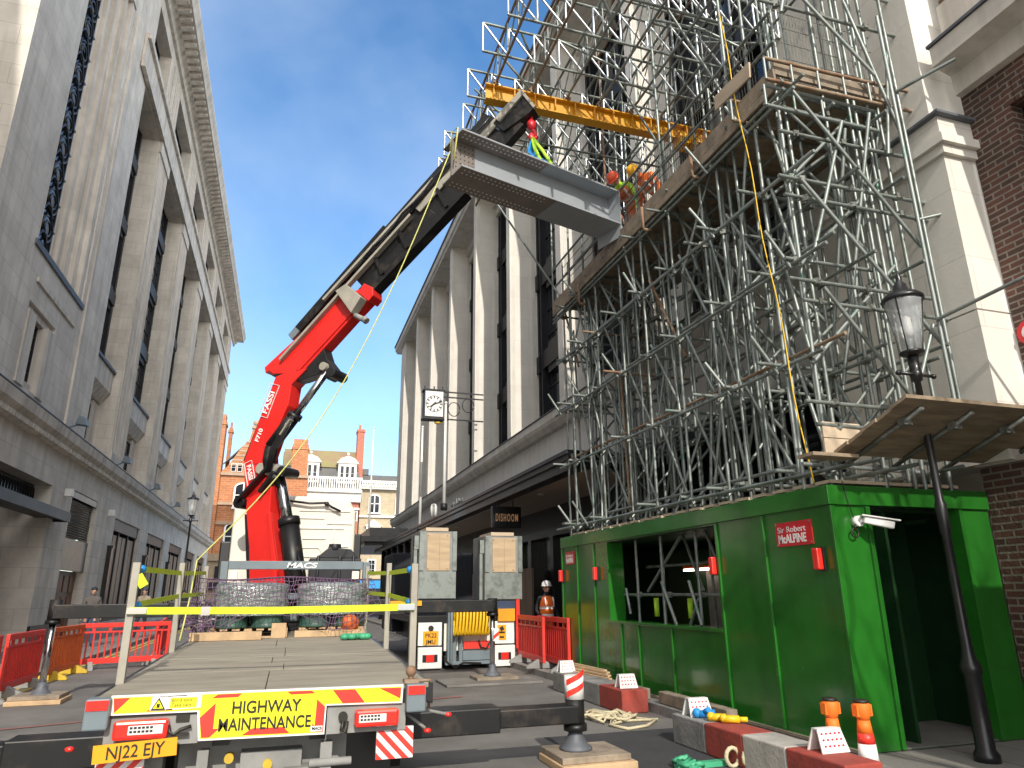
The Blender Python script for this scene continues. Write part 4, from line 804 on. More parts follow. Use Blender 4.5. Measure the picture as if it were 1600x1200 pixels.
# cab
m = MB(); x0, x1, yc = -1.02, 1.32, 14.6
prof = [(x0, 1.1), (x0, 3.2), (x0 + .12, 3.42), (x0 + .5, 3.5), (x1 - .5, 3.5), (x1 - .12, 3.42), (x1, 3.2), (x1, 1.1)]
m.prism([(x, yc, z) for x, z in prof], (0, 2.2, 0)); CB = m.build('cab', 'cream', CL, .06)
m = MB()
for z, a, b in ((3.2, .2, 1.2), (3.05, -.1, .7), (2.85, .0, 1.1), (2.65, .3, .75), (2.5, .8, 1.2), (2.3, .2, 1.0), (2.95, .75, 1.25)): m.box(a, b, yc - .025, yc - .001, z, z + .018)
m.path([(.28, yc - .012, 2.1), (.28, yc - .012, 2.42), (.33, yc - .012, 2.48), (.62, yc - .012, 2.48), (.68, yc - .012, 2.4), (.68, yc - .012, 2.0)], .012, 6); m.path([(.9, yc - .012, 2.1), (.9, yc - .012, 3.2)], .01, 6); m.build('panel_seam', 'cream', CB)
m = MB(); m.path([(.0, yc - .1, 3.38), (.4, yc - .12, 3.34), (.7, yc - .12, 3.36), (.82, yc - .1, 3.28), (1.0, yc - .1, 3.2)], .025, 6); m.ball((.72, yc - .1, 3.34), .05, 8, 5); m.build('roof_cable', 'black', CB)
m = MB(); m.box(1.42, 1.62, yc + 1.7, yc + 1.85, 2.0, 2.9); m.bar((1.3, yc + 1.8, 2.8), (1.5, yc + 1.8, 2.85), .05, .05); m.build('mirror', 'black', CB, .03); m = MB(); m.box(-1.34, -1.12, yc + 1.7, yc + 1.85, 1.9, 2.7); m.build('mirror', 'black', CB, .03)
m = MB(); m.box(.45, 1.4, 13.9, 14.5, 1.2, 2.25); m.prism([(.55, 13.9, 2.25), (1.35, 13.9, 2.25), (1.2, 13.9, 2.42), (.8, 13.9, 2.46)], (0, .5, 0)); m.tube((.9, 14, 2.4), (.9, 14, 2.52), .12, 10)
for x in (.6, 1.0, 1.25): m.tube((x, 13.86, 1.3), (x, 13.86, 2.3), .03, 6)
m.build('oil_tank', 'dark_metal', CL, .03)
# outriggers
def outrigger(yb, x0, xm, x1, z0, z1, zg, s, big):
    m = MB(); m.box(min(x0, xm), max(x0, xm), yb - .15, yb + .15, z0, z1); o = m.build('outrigger_beam', 'boom_black', CL, .012)
    m = MB(); m.box(min(xm, x1), max(xm, x1), yb - .12, yb + .12, z0 + .03, z1 - .03); m.build('outrigger_extension', 'boom_black', o, .012)
    m = MB(); m.tube((x1, yb, max(z0 - .05, .3)), (x1, yb, z1 + big), .095, 16); m.tube((x1, yb, max(z0 - .05, .3)), (x1, yb, max(z0 - .05, .3) + .06), .115, 16); lg = m.build('outrigger_leg', 'boom_black', CL)
    m = MB(); m.tube((x1, yb, zg + .12), (x1, yb, z0 + .05), .05, 14); m.build('leg_rod', 'chrome', lg)
    m = MB(); m.lathe((x1, yb, zg), [(.16, 0), (.16, .025), (.12, .05), (.07, .14), (.065, .2), (0.0, .2)], 14); m.build('leg_foot', 'lead', lg)
    return lg
lg = outrigger(6.95, .9, 2.05, 2.86, .345, .565, .13, 1, .02)
m = MB(); m.tube((2.86, 6.95, .585), (2.86, 6.95, .80), .098, 16); m.build('white_sleeve', 'refl_white', lg); m = MB()
for k in range(2):
    pts = []
    for t in range(7):
        a = math.radians(200 + t * 25); pts.append((2.86 + .1 * math.cos(a), 6.95 + .1 * math.sin(a), .60 + .11 * k + t * .02))
    for a, b in zip(pts, pts[1:]): m.quad(a, b, (b[0], b[1], b[2] + .055), (a[0], a[1], a[2] + .055))
m.build('red_stripe', 'refl_red', lg, fix=False)
outrigger(6.95, -1.0, -1.95, -3.3, .30, .53, .13, -1, .2)
lg = outrigger(13.55, .5, 2.2, 3.92, 1.22, 1.50, .1, 1, .0)
outrigger(13.55, -.5, -1.8, -3.5, 1.22, 1.50, .1, -1, .05)
m = MB(); m.box(1.9, 2.25, 13.38, 13.4, 1.38, 1.47); m.box(2.42, 2.5, 13.38, 13.4, 1.38, 1.47); m.build('beam_marker', 'plate', CL)
m = MB(); m.box(3.9, 4.0, 13.4, 13.45, .72, .95); m.build('striped_marker', 'refl_white', CL); m = MB(); m.prism([(3.9, 13.395, .75), (4.0, 13.395, .83), (4.0, 13.395, .9), (3.9, 13.395, .82)], (0, .004, 0)); m.build('red_stripe', 'refl_red', CL)
for (x, y, lab) in ((2.95, 6.92, 'stack of timber pads under the nearest outrigger foot'), (-3.3, 6.95, 'timber pad under the outrigger foot at the left edge'), (-3.5, 13.55, 'timber pad under the outrigger foot between the barriers')):
    P_ = thing('outrigger_pad', (x, y, 0), lab, 'pad', 'outrigger pads'); m = MB(); m.box(x - .38, x + .38, y - .36, y + .3, .004, .07); m.build('lower_board', 'timber_new', P_, .008)
    m = MB(); m.box(x - .36, x + .34, y - .3, y + .3, .071, .13); m.build('upper_board', 'timber', P_, .008)
P_ = thing('outrigger_pad', (3.9, 13.5, 0), 'wide pale steel plate and pad under the outrigger foot by the grab lorry', 'pad', 'outrigger pads')
m = MB(); m.box(2.9, 4.7, 12.9, 13.9, .004, .045); m.build('steel_plate', 'paver', P_, .006); m = MB(); m.box(3.55, 4.35, 13.25, 13.85, .046, .1); m.build('upper_board', 'timber', P_, .008)
# hook
m = MB(); hx = B(5.1, 9.95); m.tube(hx, hx + V((0, 0, -.18)), .03, 8); m.ball(hx + V((0, 0, -.2)), .09, 10, 6, (1, .8, 1.3)); m.path([hx + V((0, 0, -.28)), hx + V((.05, 0, -.36)), hx + V((.09, 0, -.44)), hx + V((.04, 0, -.53)), hx + V((-.05, 0, -.5))], .035, 8); m.build('lifting_hook', 'sign_red', CL)

# ================================================================== hung girder, slings, tag line
GT1 = V((2.18, 9.28, 8.81)); gd = V((math.cos(.28), math.sin(.28), .004)); gn = V((-math.sin(.28), math.cos(.28), 0)); gl, gw, gh = 3.4, .66, .71
GI = thing('steel_girder', GT1 + gd * gl / 2 + gn * gw / 2 - V((0, 0, gh)), 'grey steel plate girder with rows of bolt holes, hanging from the crane', 'girder')
def G(a, b, c): return GT1 + gd * a + gn * b + V((0, 0, c))
def gbox(m, a0, a1, b0, b1, c0, c1):
    vs = [G(a, b, c) for a in (a0, a1) for b in (b0, b1) for c in (c0, c1)]
    m.add(vs, [(0, 1, 3, 2), (4, 6, 7, 5), (0, 4, 5, 1), (2, 3, 7, 6), (0, 2, 6, 4), (1, 5, 7, 3)])
for nm, c0, c1 in (('top_flange', -.03, 0), ('bottom_flange', -gh, -gh + .03)):
    m = MB(); gbox(m, .0, gl, 0, gw, c0, c1); fo = m.build(nm, 'girder', GI, .003)
    m = MB(); gbox(m, -.002, 1.75 if c0 > -.5 else 1.9, .004, gw - .004, c0 - .004, c0); fp = m.build('bare_plate', 'girder2', fo)
    m = MB()
    for k in range(20):
        for b in (.08, .17, gw - .17, gw - .08): 
            a = .1 + k * .083
            p = G(a, b, c0 - .0045); r = .017
            m.add([p + gd * r * math.cos(t * math.pi / 4) + gn * r * math.sin(t * math.pi / 4) for t in range(8)], [tuple(range(8))])
    m.build('bolt_holes', 'hole_l' if True else 'ink', fo, fix=False)
m = MB(); gbox(m, 0.0, gl - .02, gw / 2 - .015, gw / 2 + .015, -gh + .031, -.031); wb = m.build('web', 'girder', GI)
m = MB(); gbox(m, -.01, .42, gw / 2 - .02, gw / 2 - .016, -gh + .035, -.035); m.build('bare_plate', 'girder2', wb)
m = MB()
for k in range(5):
    for j in range(7):
        p = G(.06 + k * .08, gw / 2 - .0205, -.1 - j * .085); m.add([p + gd * .015 * math.cos(t * math.pi / 4) + V((0, 0, .015 * math.sin(t * math.pi / 4))) for t in range(8)], [tuple(range(8))])
m.build('bolt_holes', 'ink', wb, fix=False)
m = MB(); gbox(m, gl - .02, gl, 0.0, gw, -gh - .22, -.03); gbox(m, gl - .019, gl - .001, .1, gw, -gh - .24, -gh); m.build('end_plate', 'girder', GI, .003)
m = MB(); gbox(m, -.02, 0.0, gw / 2 - .015, gw / 2 + .015, -gh, 0); gbox(m, 0, .35, gw / 2 + .016, gw / 2 + .03, -gh + .04, -.04); m.build('splice_plate', 'girder2', GI)
SLG = thing('lifting_sling', hx + V((0, 0, -1.15)), 'lime and blue lifting slings between the crane hook and the girder', 'sling')
gc = GT1 + gd * 1.72 + gn * .33; ht = hx + V((.0, 0, -.46))
m = MB()
for a, b in ((-.09, -.3), (.07, -.3), (-.03, .3), (.08, .28)): m.path([ht, ht.lerp(gc + gd * a * 1.5 + gn * b, .5) + gd * a * .4, gc + gd * a * 1.5 + gn * b], .032, 6)
m.build('lime_sling', 'lime', SLG); m = MB()
for a in (-.12, -.07, .0): m.path([ht, ht.lerp(gc + gd * a * 2.2, .5), gc + gd * a * 2.4 - gn * .3], .024, 6)
m.build('blue_sling', 'blue', SLG); m = MB(); m.ball(ht, .07, 8, 6, (1, .6, 1.4)); m.build('shackle', 'sign_red', SLG)
m = MB(); A_ = GT1 + gn * .4 + V((0, 0, -.2)); E_ = V((-1.12, 10.4, 2.05)); pts = []
for k in range(25):
    t = k / 24; p = A_.lerp(E_, t); p.z -= 1.15 * math.sin(math.pi * t) * (1 - .2 * t); pts.append(p)
pts += [V((-1.14, 10.3, 1.6)), V((-1.16, 10.2, 1.3)), V((-1.18, 10.1, 1.05))]
m.path(pts, .010, 6); m.path([A_, A_ + V((0, -.1, .3)), A_ + V((.05, -.3, .25)), A_ + V((.02, -.2, -.3))], .016, 6); tag(m.build('tag_line', 'rope_y'), 'long yellow and green tag rope slung from the girder down to the lorry deck', 'rope')

# ================================================================== load on the deck
def deck_z(y): return T(0, y).z
for (x0, x1, y0, y1, lab) in ((-.95, .12, 11.0, 12.0, 'pale wooden pallet under the left hand wrapped drums'), (.28, 1.2, 11.1, 12.0, 'pale wooden pallet under the right hand wrapped drums')):
    z = deck_z(11.2) + .004; PT = thing('pallet', ((x0 + x1) / 2, 11.5, z), lab, 'pallet', 'pallets on the deck')
    m = MB()
    for y in (y0, (y0 + y1) / 2 - .05, y1 - .1): 
        m.box(x0, x1, y, y + .1, z, z + .02)
        for x in (x0, (x0 + x1) / 2 - .06, x1 - .12): m.box(x, x + .12, y, y + .1, z + .021, z + .1)
    m.build('blocks', 'timber_new', PT)
    m = MB()
    for k in range(7): m.box(x0 + k * (x1 - x0 - .1) / 6, x0 + .1 + k * (x1 - x0 - .1) / 6, y0, y1, z + .101, z + .122)
    m.build('slats', 'timber_new', PT)
    LD = thing('wrapped_drums', ((x0 + x1) / 2, 11.5, z + .124), 'dark green drums in shiny stretch wrap on the ' + ('left' if x0 < 0 else 'right') + ' pallet', 'drums', 'wrapped drums on the pallets')
    m = MB(); cx_ = (x0 + x1) / 2
    for x in (cx_ - .24, cx_ + .24):
        for y in (11.28, 11.72): m.lathe((x, y, z + .125), [(.22, 0), (.235, .02), (.22, .05), (.22, .2), (.235, .21), (.22, .23), (.22, .44), (.2, .46)], 14)
    m.build('drum', 'drum', LD)
    m = MB(); pr = []
    for k in range(24):
        a = 2 * math.pi * k / 24; pr.append((cx_ + .52 * math.copysign(abs(math.cos(a)) ** .55, math.cos(a)), 11.5 + .5 * math.copysign(abs(math.sin(a)) ** .55, math.sin(a))))
    lv = [(.20, 1.0), (.3, .985), (.38, 1.02), (.47, .99), (.56, 1.01), (.64, .97), (.66, .6)]
    vs = [(cx_ + (x - cx_) * s_ * rnd.uniform(.985, 1.015), 11.5 + (y - 11.5) * s_ * rnd.uniform(.98, 1.02), z + .1 + h) for h, s_ in lv for x, y in pr]
    m.add(vs, [(i * 24 + j, i * 24 + (j + 1) % 24, (i + 1) * 24 + (j + 1) % 24, (i + 1) * 24 + j) for i in range(len(lv) - 1) for j in range(24)], True); m.build('stretch_wrap', 'wrap', LD)
m = MB()   # net: cords hung over both loads
zt = deck_z(11.3) + .82
def netpt(u, v):
    # u 0..1 along x, v 0..1 from top back over the front edge down
    x = -1.12 + 2.4 * u
    if v < .4: return V((x, 12.0 - (v / .4) * 1.1, zt - .02 * math.sin(u * 9) + .0))
    t = (v - .4) / .6; sag = .05 * math.sin(u * 17) * t; fl = (max(0, abs(u - .5) - .36) * 1.2) * t
    return V((x + .012 * math.sin(u * 91 + v * 23) + (.9 * fl * (1 if u > .5 else -1)), 10.9 - .12 * t - .04 * math.sin(u * 23), zt - .02 - t * (.55 + .12 * math.sin(u * 6.28 * 1.5 + .6)) - sag))
for i in range(49):
    m.path([netpt((i + .25 * math.sin(k * 1.7 + i)) / 48, k / 11) for k in range(12)], .0045, 4)
for k in range(1, 15):
    m.path([netpt(i / 40, (k + .2 * math.sin(i * 1.3)) / 14) for i in range(41)], .0045, 4)
for s_ in range(60):
    a = V((-1.05 + rnd.uniform(-.12, .16), 10.85 + rnd.uniform(-.1, .15), deck_z(11) + rnd.uniform(.02, .5))); m.path([a, a + V((rnd.uniform(-.1, .1), -.05, rnd.uniform(-.1, .1))), a + V((rnd.uniform(-.15, .15), 0, rnd.uniform(-.15, .1)))], .006, 4)
tag(m.build('cargo_net', 'net'), 'purple knotted cargo net draped over the wrapped drums', 'net')
for (x0, x1, y, h, lab) in ((-1.14, -.22, 10.72, .11, 'long pale timber bearer lying at the left front of the pallets'), (.22, 1.2, 10.98, .09, 'pale timber bearer along the front of the right pallet'), (-.1, .1, 10.95, .2, 'short upright timber offcut between the two pallets')):
    z = deck_z(y) + .004; m = MB(); m.box(x0, x1, y, y + .1, z, z + h); tag(m.build('timber_bearer', 'timber_new', bevel=.006), lab, 'timber', 'timber on the deck')
m = MB(); 
for k in range(6): m.ball((1.0 + .06 * rnd.uniform(-1, 1), 11.05 + .06 * rnd.uniform(-1, 1), deck_z(11) + .14 + .1 * rnd.random()), .1, 8, 6)
tag(m.build('red_sack', 'barrier_o'), 'orange red sack bulging under the right end of the net', 'sack')
m = MB(); z = deck_z(10.4) + .004
for k in range(7): m.ball((1.02 + .05 * k - .15, 10.35 + .05 * rnd.uniform(-1, 1), z + .04), .07, 8, 5, (1, .9, .6))
tag(m.build('green_bag', 'green_bag'), 'crumpled bright green bag at the right edge of the deck', 'bag')

# ================================================================== green site hoarding
HX, HY0, HY1, HT = 5.34, 5.88, 13.38, 2.65
HD = thing('site_hoarding', (6.4, 9.6, .1), 'glossy green plywood hoarding with an open service window and an open end doorway', 'hoarding')
PH = lambda u, v, d: V((HX + d, u, v))
m = MB(); wall(m, PH, HY0, HY1, .12, HT - .2, [(7.97, 11.27, 1.14, 2.43, .3)], .3); m.build('long_side', 'green', HD, fix=False)
m = MB(); PE = lambda u, v, d: V((u, HY0 + d, v)); wall(m, PE, HX, 7.52, .12, HT - .2, [(5.83, 7.06, .12, 2.449, .12)], .12); m.build('end_side', 'green', HD, fix=False)
m = MB(); m.box(HX - .035, HX + .1, HY0 + .0, HY1, HT - .2, HT); m.box(HX - .035, 7.52, HY0 - .035, HY0 - .001, HT - .2, HT); m.build('fascia', 'green', HD, .004)
m = MB()
for y in (6.98, 7.93, 11.83, 12.6, 13.36): m.box(HX - .028, HX - .001, y - .022, y + .022, .16, HT - .21)
for y in (9.25, 10.25, 10.85): m.box(HX - .026, HX - .001, y - .02, y + .02, .16, 1.10)
m.box(HX - .03, HX - .001, 7.96, 11.3, 1.10, 1.14)
m.box(5.78, 5.83, HY0 - .03, HY0 - .001, .13, HT - .21); m.box(7.06, 7.1, HY0 - .03, HY0 - .001, .13, HT - .21); m.box(HX - .02, HX + .04, HY0 - .03, HY0 - .001, .13, HT - .21)
m.box(HX - .02, HX - .001, HY0, HY1, .12, .16); m.build('batten', 'green', HD, .003)
m = MB(); m.box(HX + .02, HX + .1, 8, 11.25, 1.0, 1.139); m.build('window_sill', 'green', HD)
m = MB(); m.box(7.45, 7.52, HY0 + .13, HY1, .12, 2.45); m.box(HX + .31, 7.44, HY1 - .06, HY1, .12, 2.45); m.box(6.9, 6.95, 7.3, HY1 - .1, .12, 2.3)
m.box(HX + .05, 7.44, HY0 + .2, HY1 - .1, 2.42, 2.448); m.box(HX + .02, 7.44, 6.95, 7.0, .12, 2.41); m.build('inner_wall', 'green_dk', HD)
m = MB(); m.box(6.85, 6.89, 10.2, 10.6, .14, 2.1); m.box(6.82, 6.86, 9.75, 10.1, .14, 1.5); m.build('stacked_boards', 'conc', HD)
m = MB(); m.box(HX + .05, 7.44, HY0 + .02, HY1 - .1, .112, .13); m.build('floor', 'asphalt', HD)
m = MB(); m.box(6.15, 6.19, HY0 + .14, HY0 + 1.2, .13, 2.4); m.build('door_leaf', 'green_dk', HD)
m = MB(); m.box(HX - .05, HX + .02, HY0 - .02, HY1, .119, .15); m.build('foot_rail', 'timber', HD)
for x, y in ((6.7, 9.35), (6.7, 10.6)):
    m = MB(); m.bar((x, y - .42, 1.95), (x, y + .42, 1.95), .06, .04); lt = m.build('strip_light', 'tubelight', HD); m = MB(); m.box(x - .05, x + .05, y - .4, y + .4, 1.975, 2.06); m.build('lamp_tray', 'orange', lt)
for y in (9.3, 10.3):
    m = MB(); m.tube((5.7, y, 1.22), (5.7, y, 1.5), .04, 10); m.build('tube_sleeve', 'lime', HD)
def face_sign(y0, y1, z0, z1, lab, big):
    S_ = thing('site_sign', (HX, (y0 + y1) / 2, z0), lab, 'sign', 'red signs on the hoarding'); m = MB(); m.box(HX - .012, HX - .001, y0, y1, z0, z1); m.build('sign_board', 'sign_red', S_, .002)
    m = MB(); h = z1 - z0; c = (y0 + y1) / 2
    text(m, 'Sir Robert', (HX - .0125, y1 - .06 * (y1 - y0), z0 + .57 * h), (0, -1, 0), (0, 0, 1), h * .36, .002, sx=(y1 - y0) * .88 / (h * .36 * 4.75))
    text(m, 'McALPINE', (HX - .0125, y1 - .06 * (y1 - y0), z0 + .14 * h), (0, -1, 0), (0, 0, 1), h * .50, .002, sx=(y1 - y0) * .88 / (h * .50 * 5.05), bold=.004)
    m.build('lettering', 'ink_w', S_)
    m = MB()
    for y in (y0 + .025, y1 - .025):
        for z in (z0 + .02, z1 - .02): m.tube((HX - .018, y, z), (HX - .012, y, z), .009, 6)
    m.build('screws', 'chrome', S_)
face_sign(6.17, 6.76, 2.07, 2.33, 'large red sign reading Sir Robert McALPINE near the front corner of the green hoarding', True)
face_sign(12.72, 13.18, 2.12, 2.36, 'smaller looking red sign at the far end of the green hoarding by the worker', False)
for y, lab in ((6.08, 'red site lamp nearest the corner of the green hoarding'), (8.0, 'red site lamp beside the near edge of the hoarding window'), (11.68, 'red site lamp beyond the far edge of the hoarding window'), (13.34, 'red site lamp at the far end of the green hoarding')):
    S_ = thing('site_lamp', (HX, y, 1.8), lab, 'lamp', 'red lamps on the hoarding'); m = MB(); m.box(HX - .03, HX - .001, y - .05, y + .05, 1.79, 2.03); m.build('back_plate', 'black', S_); m = MB(); m.box(HX - .10, HX - .031, y - .042, y + .042, 1.80, 2.02); m.build('lamp_lens', 'lens_red', S_, .014)
CC = thing('security_camera', (5.63, 5.84, 2.26), 'white bullet security camera on the bright end face of the hoarding', 'camera')
m = MB(); m.tube((5.63, 5.88, 2.28), (5.63, 5.80, 2.28), .055, 14); m.bar((5.63, 5.80, 2.28), (5.68, 5.74, 2.29), .03, .03); m.build('bracket', 'white', CC)
m = MB(); m.bar((5.64, 5.76, 2.29), (5.86, 5.60, 2.22), .075, .075); m.build('camera_body', 'white', CC, .012); m = MB(); m.bar((5.62, 5.76, 2.335), (5.90, 5.56, 2.265), .095, .012); m.build('sun_shield', 'white', CC)
m = MB(); m.path([(5.6, 5.83, 2.27), (5.57, 5.82, 2.2)] + [(5.57 + .045 * math.sin(t), 5.83, 2.16 + .045 * math.cos(t)) for t in [k * .6 for k in range(14)]], .009, 5); m.path([(5.6, 5.84, 2.3), (5.55, 5.84, 2.45), (5.5, 5.83, 2.7)], .005, 5); m.build('cable', 'ink', CC)

# ================================================================== scaffold
SF = thing('scaffold_tower', (6.4, 9.6, .1), 'dense galvanised tube scaffold with a boarded deck, standing behind the green hoarding', 'scaffold')
FY = [6.05, 6.5, 7.47, 7.92, 8.8, 9.73, 10.69, 11.71, 12.3, 12.97, 13.5]
ROW = [5.56, 6.28, 7.0]
LV = [2.86, 4.15, 5.35, 6.5, 7.55]
def pick(): 
    r = rnd.random(); return 'galv' if r < .80 else ('galv2' if r < .97 else 'rust')
cnt = {}; joints = []
def pole(nm, p, q, r=.0232, mt=None):
    m = MB(); m.tube(p, q, r, 8); cnt[nm] = cnt.get(nm, 0) + 1
    return m.build(nm, mt or pick(), SF, fix=False)
def J(p): joints.append(V(p))
for ri, x in enumerate(ROW):
    for y in FY:
        yy = y + (rnd.uniform(-.12, .12) if ri else 0); xx = x + rnd.uniform(-.03, .03)
        top = 8.95 if ri != 1 else 7.8
        if y < 6.6: top = 11.9
        pole('standard', (xx + rnd.uniform(-.02, .02), yy + rnd.uniform(-.03, .03), .14 if (ri == 0 and y > 7.95) else 2.66), (xx, yy, top))
        for z in LV: J((xx, yy, z))
for x, y, t in ((5.72, 6.28, 12), (6.6, 5.95, 11.9), (7.22, 5.72, 11.9), (7.02, 5.62, 9.0), (6.95, 6.4, 11.9), (5.62, 7.1, 8.9), (5.7, 9.2, 7.8), (6.0, 8.4, 7.7), (5.62, 10.2, 7.8), (6.6, 7.7, 7.7), (5.6, 13.2, 8.8), (5.7, 12.6, 7.8)): pole('standard', (x + .02, y, (3.05 if y < 5.8 else 2.66)), (x, y, t))
for k in range(42):
    x = rnd.choice((5.8, 5.95, 6.5, 6.7, 6.85, 7.15)); y = rnd.uniform(5.95, 13.4); pole('standard', (x + rnd.uniform(-.05, .05), y + rnd.uniform(-.12, .12), 2.66), (x, y, rnd.choice((7.8, 7.8, 6.4, 5.2, 8.9)) if y > 6.8 else 11.9))
for k in range(40):
    x = rnd.choice((5.5, 5.62, 5.66, 6.2, 6.9)); y = rnd.uniform(6.2, 13.3); z = rnd.choice(LV[:4]); h = rnd.choice((1.3, 1.6, 2.6, 3.2)); pole('raking_tube', (x, y, z - .2), (x + rnd.uniform(.0, .5), y + rnd.choice((-1, 1)) * rnd.uniform(.2, .75), min(7.8, z + h)))
for p, q, mt in (((5.62, 7.98, 1.55), (5.62, 11.24, 1.55), 'galv'), ((5.95, 8.0, 2.0), (5.95, 11.0, 2.0), 'galv'), ((5.7, 10.55, 1.6), (5.75, 9.5, 2.42), 'galv'), ((5.85, 9.6, 2.42), (5.75, 9.0, 1.6), 'galv'), ((5.7, 8.75, 2.42), (5.7, 8.3, 1.6), 'galv'), ((5.52, 9.78, 1.74), (5.5, 9.38, 1.13), 'galv2'), ((5.52, 9.0, 1.74), (5.5, 8.72, 1.15), 'galv2'), ((5.52, 10.98, 1.65), (5.5, 10.82, 1.25), 'galv'), ((5.6, 8.9, 1.5), (5.6, 9.2, 1.1), 'galv'), ((6.2, 10.9, .14), (6.2, 10.9, 2.4), 'galv'), ((6.3, 8.5, .14), (6.3, 8.5, 2.4), 'galv'), ((6.25, 9.5, .14), (6.25, 9.5, 2.4), 'galv')): pole('inner_tube', p, q, mt=mt)
for p in ((5.62, 10.69, 1.55), (5.62, 9.73, 1.55), (5.62, 8.8, 1.55)): J(p); J(p)
for z in LV:
    for ri, x in enumerate(ROW):
        for dz, dx in (((0, -.055), (.14, .055)) if z < 5 or ri == 0 else ((0, -.055),)):
            y0 = 5.75 + rnd.uniform(-.25, .1); pole('ledger', (x + dx, y0, z + dz + rnd.uniform(-.02, .02)), (x + dx, 13.75 + rnd.uniform(-.1, .3), z + dz + rnd.uniform(-.02, .02)))
for z in (8.42, 8.9): pole('guard_rail', (5.5, 5.9, z), (5.5, 13.8, z), mt='galv')
for z in (7.72, 7.6): pole('ledger', (5.46, 5.8, z), (5.46, 13.8, z), mt='galv')
n_t = 0
for li, z in enumerate(LV):
    for y in FY:
        if rnd.random() < .9:
            a = 5.56 - rnd.choice([.12, .16, .3, .38]); b = 7.25 + rnd.uniform(-.3, .12); yy = y + .055
            pole('transom', (a, yy, z + .05), (b, yy + rnd.uniform(-.04, .04), z + .05 + rnd.uniform(-.02, .02))); J((5.56, yy, z + .05)); J((6.28, yy, z + .05))
# steep raking tubes in every bay, some standing proud of the front
for i, y in enumerate(FY[:-1]):
    y2 = FY[i + 1]
    for li in range(len(LV) - 1):
        z0, z1 = LV[li], LV[li + 1]
        if rnd.random() < .7: pole('brace', (5.62 + rnd.uniform(0, .1), y + .05, z0 - .25), (5.62, y2 - .05 + rnd.uniform(-.1, .1), z1 + .25))
        if rnd.random() < .7: pole('brace', (5.5, y - .04, z0 - .1), (7.0 + rnd.uniform(-.2, .2), y - .04, z1 + .2))
        if rnd.random() < .5: pole('cross_brace', (7.0, y + .03, z0), (5.7, y + .08, z1 + .1))
for k in range(10):
    y = 6.1 + k * .8; s_ = rnd.choice((-1, 1)); pole('long_brace', (6.33, y, 2.5 + rnd.random()), (6.33, min(13.6, max(5.8, y + s_ * rnd.uniform(1.0, 2.6))), 7.2), mt='galv')
for k in range(16):    # short tube ends poking from the front at an angle
    y = rnd.choice(FY); z = rnd.choice(LV); pole('short_tube', (5.5, y + .09, z - .05), (5.28 - rnd.random() * .1, y + .09 + rnd.uniform(.0, .15), z + .42))
# near end face
for z, a, b in ((3.3, 5.3, 7.4), (3.55, 5.2, 7.5), (4.75, 5.35, 7.55), (5.0, 5.2, 7.3), (6.1, 5.3, 7.6), (6.35, 5.25, 7.5), (7.0, 5.35, 7.55), (9.0, 5.3, 7.5), (9.6, 5.3, 7.6), (10.4, 5.3, 7.5)): pole('end_tube', (a, 5.86, z), (b, 5.8, z - .03)); J((5.58, 5.86, z)); J((7.0, 5.82, z)); J((6.28, 5.84, z))
for p, q in (((5.5, 5.78, 9.6), (6.9, 5.72, 8.1)), ((5.55, 5.78, 7.6), (7.1, 5.7, 5.6)), ((5.5, 5.78, 6.3), (7.2, 5.72, 4.3)), ((5.6, 5.78, 4.9), (7.0, 5.72, 3.1)), ((7.1, 5.76, 10.8), (5.6, 5.76, 9.1)), ((5.5, 5.7, 8.7), (5.9, 5.6, 10.4)), ((6.6, 5.72, 9.2), (7.15, 5.72, 7.3)), ((6.9, 5.74, 6.9), (7.25, 5.74, 8.7)), ((5.5, 5.8, 5.2), (6.3, 5.8, 7.3)), ((6.3, 5.75, 3.0), (7.1, 5.75, 4.6)), ((5.6, 5.72, 10.2), (7.3, 5.7, 9.5))): pole('end_brace', p, q)
for i, (p, q) in enumerate((((7.0, 5.6, 4.6), (7.55, 3.2, 5.0)), ((7.2, 5.7, 7.9), (7.55, 5.1, 8.0)), ((7.15, 5.75, 6.0), (7.6, 5.55, 6.1)))): pole('tie_tube', p, q, mt='galv')
def ladder(nm, p, q, dz, step, r1=.0242, r2=.018, m1='rust', m2='galv2', zig=False):
    p, q = V(p), V(q); m = MB(); up = V((0, 0, dz)); m.tube(p, q, r1, 8); m.tube(p + up, q + up, r1, 8); o = m.build(nm, m1, None if False else SF if nm == 'ladder_beam' else GN, fix=False)
    m = MB(); n = max(2, int((q - p).length / step))
    for k in range(n + 1):
        a = p.lerp(q, k / n); m.tube(a, a + up, r2, 6, cap=False)
        if zig and k < n: b = p.lerp(q, (k + 1) / n); m.tube(a + up, b, r2, 6, cap=False)
    m.build('lacing', m2, o, fix=False); return o
ladder('ladder_beam', (5.25, 5.84, 7.72), (7.65, 5.78, 7.72), .32, .36); ladder('ladder_beam', (5.3, 6.62, 7.7), (7.4, 6.6, 7.7), .32, .36); ladder('ladder_beam', (5.25, 5.9, 7.38), (7.0, 5.9, 7.38), .3, .36, m1='galv2')
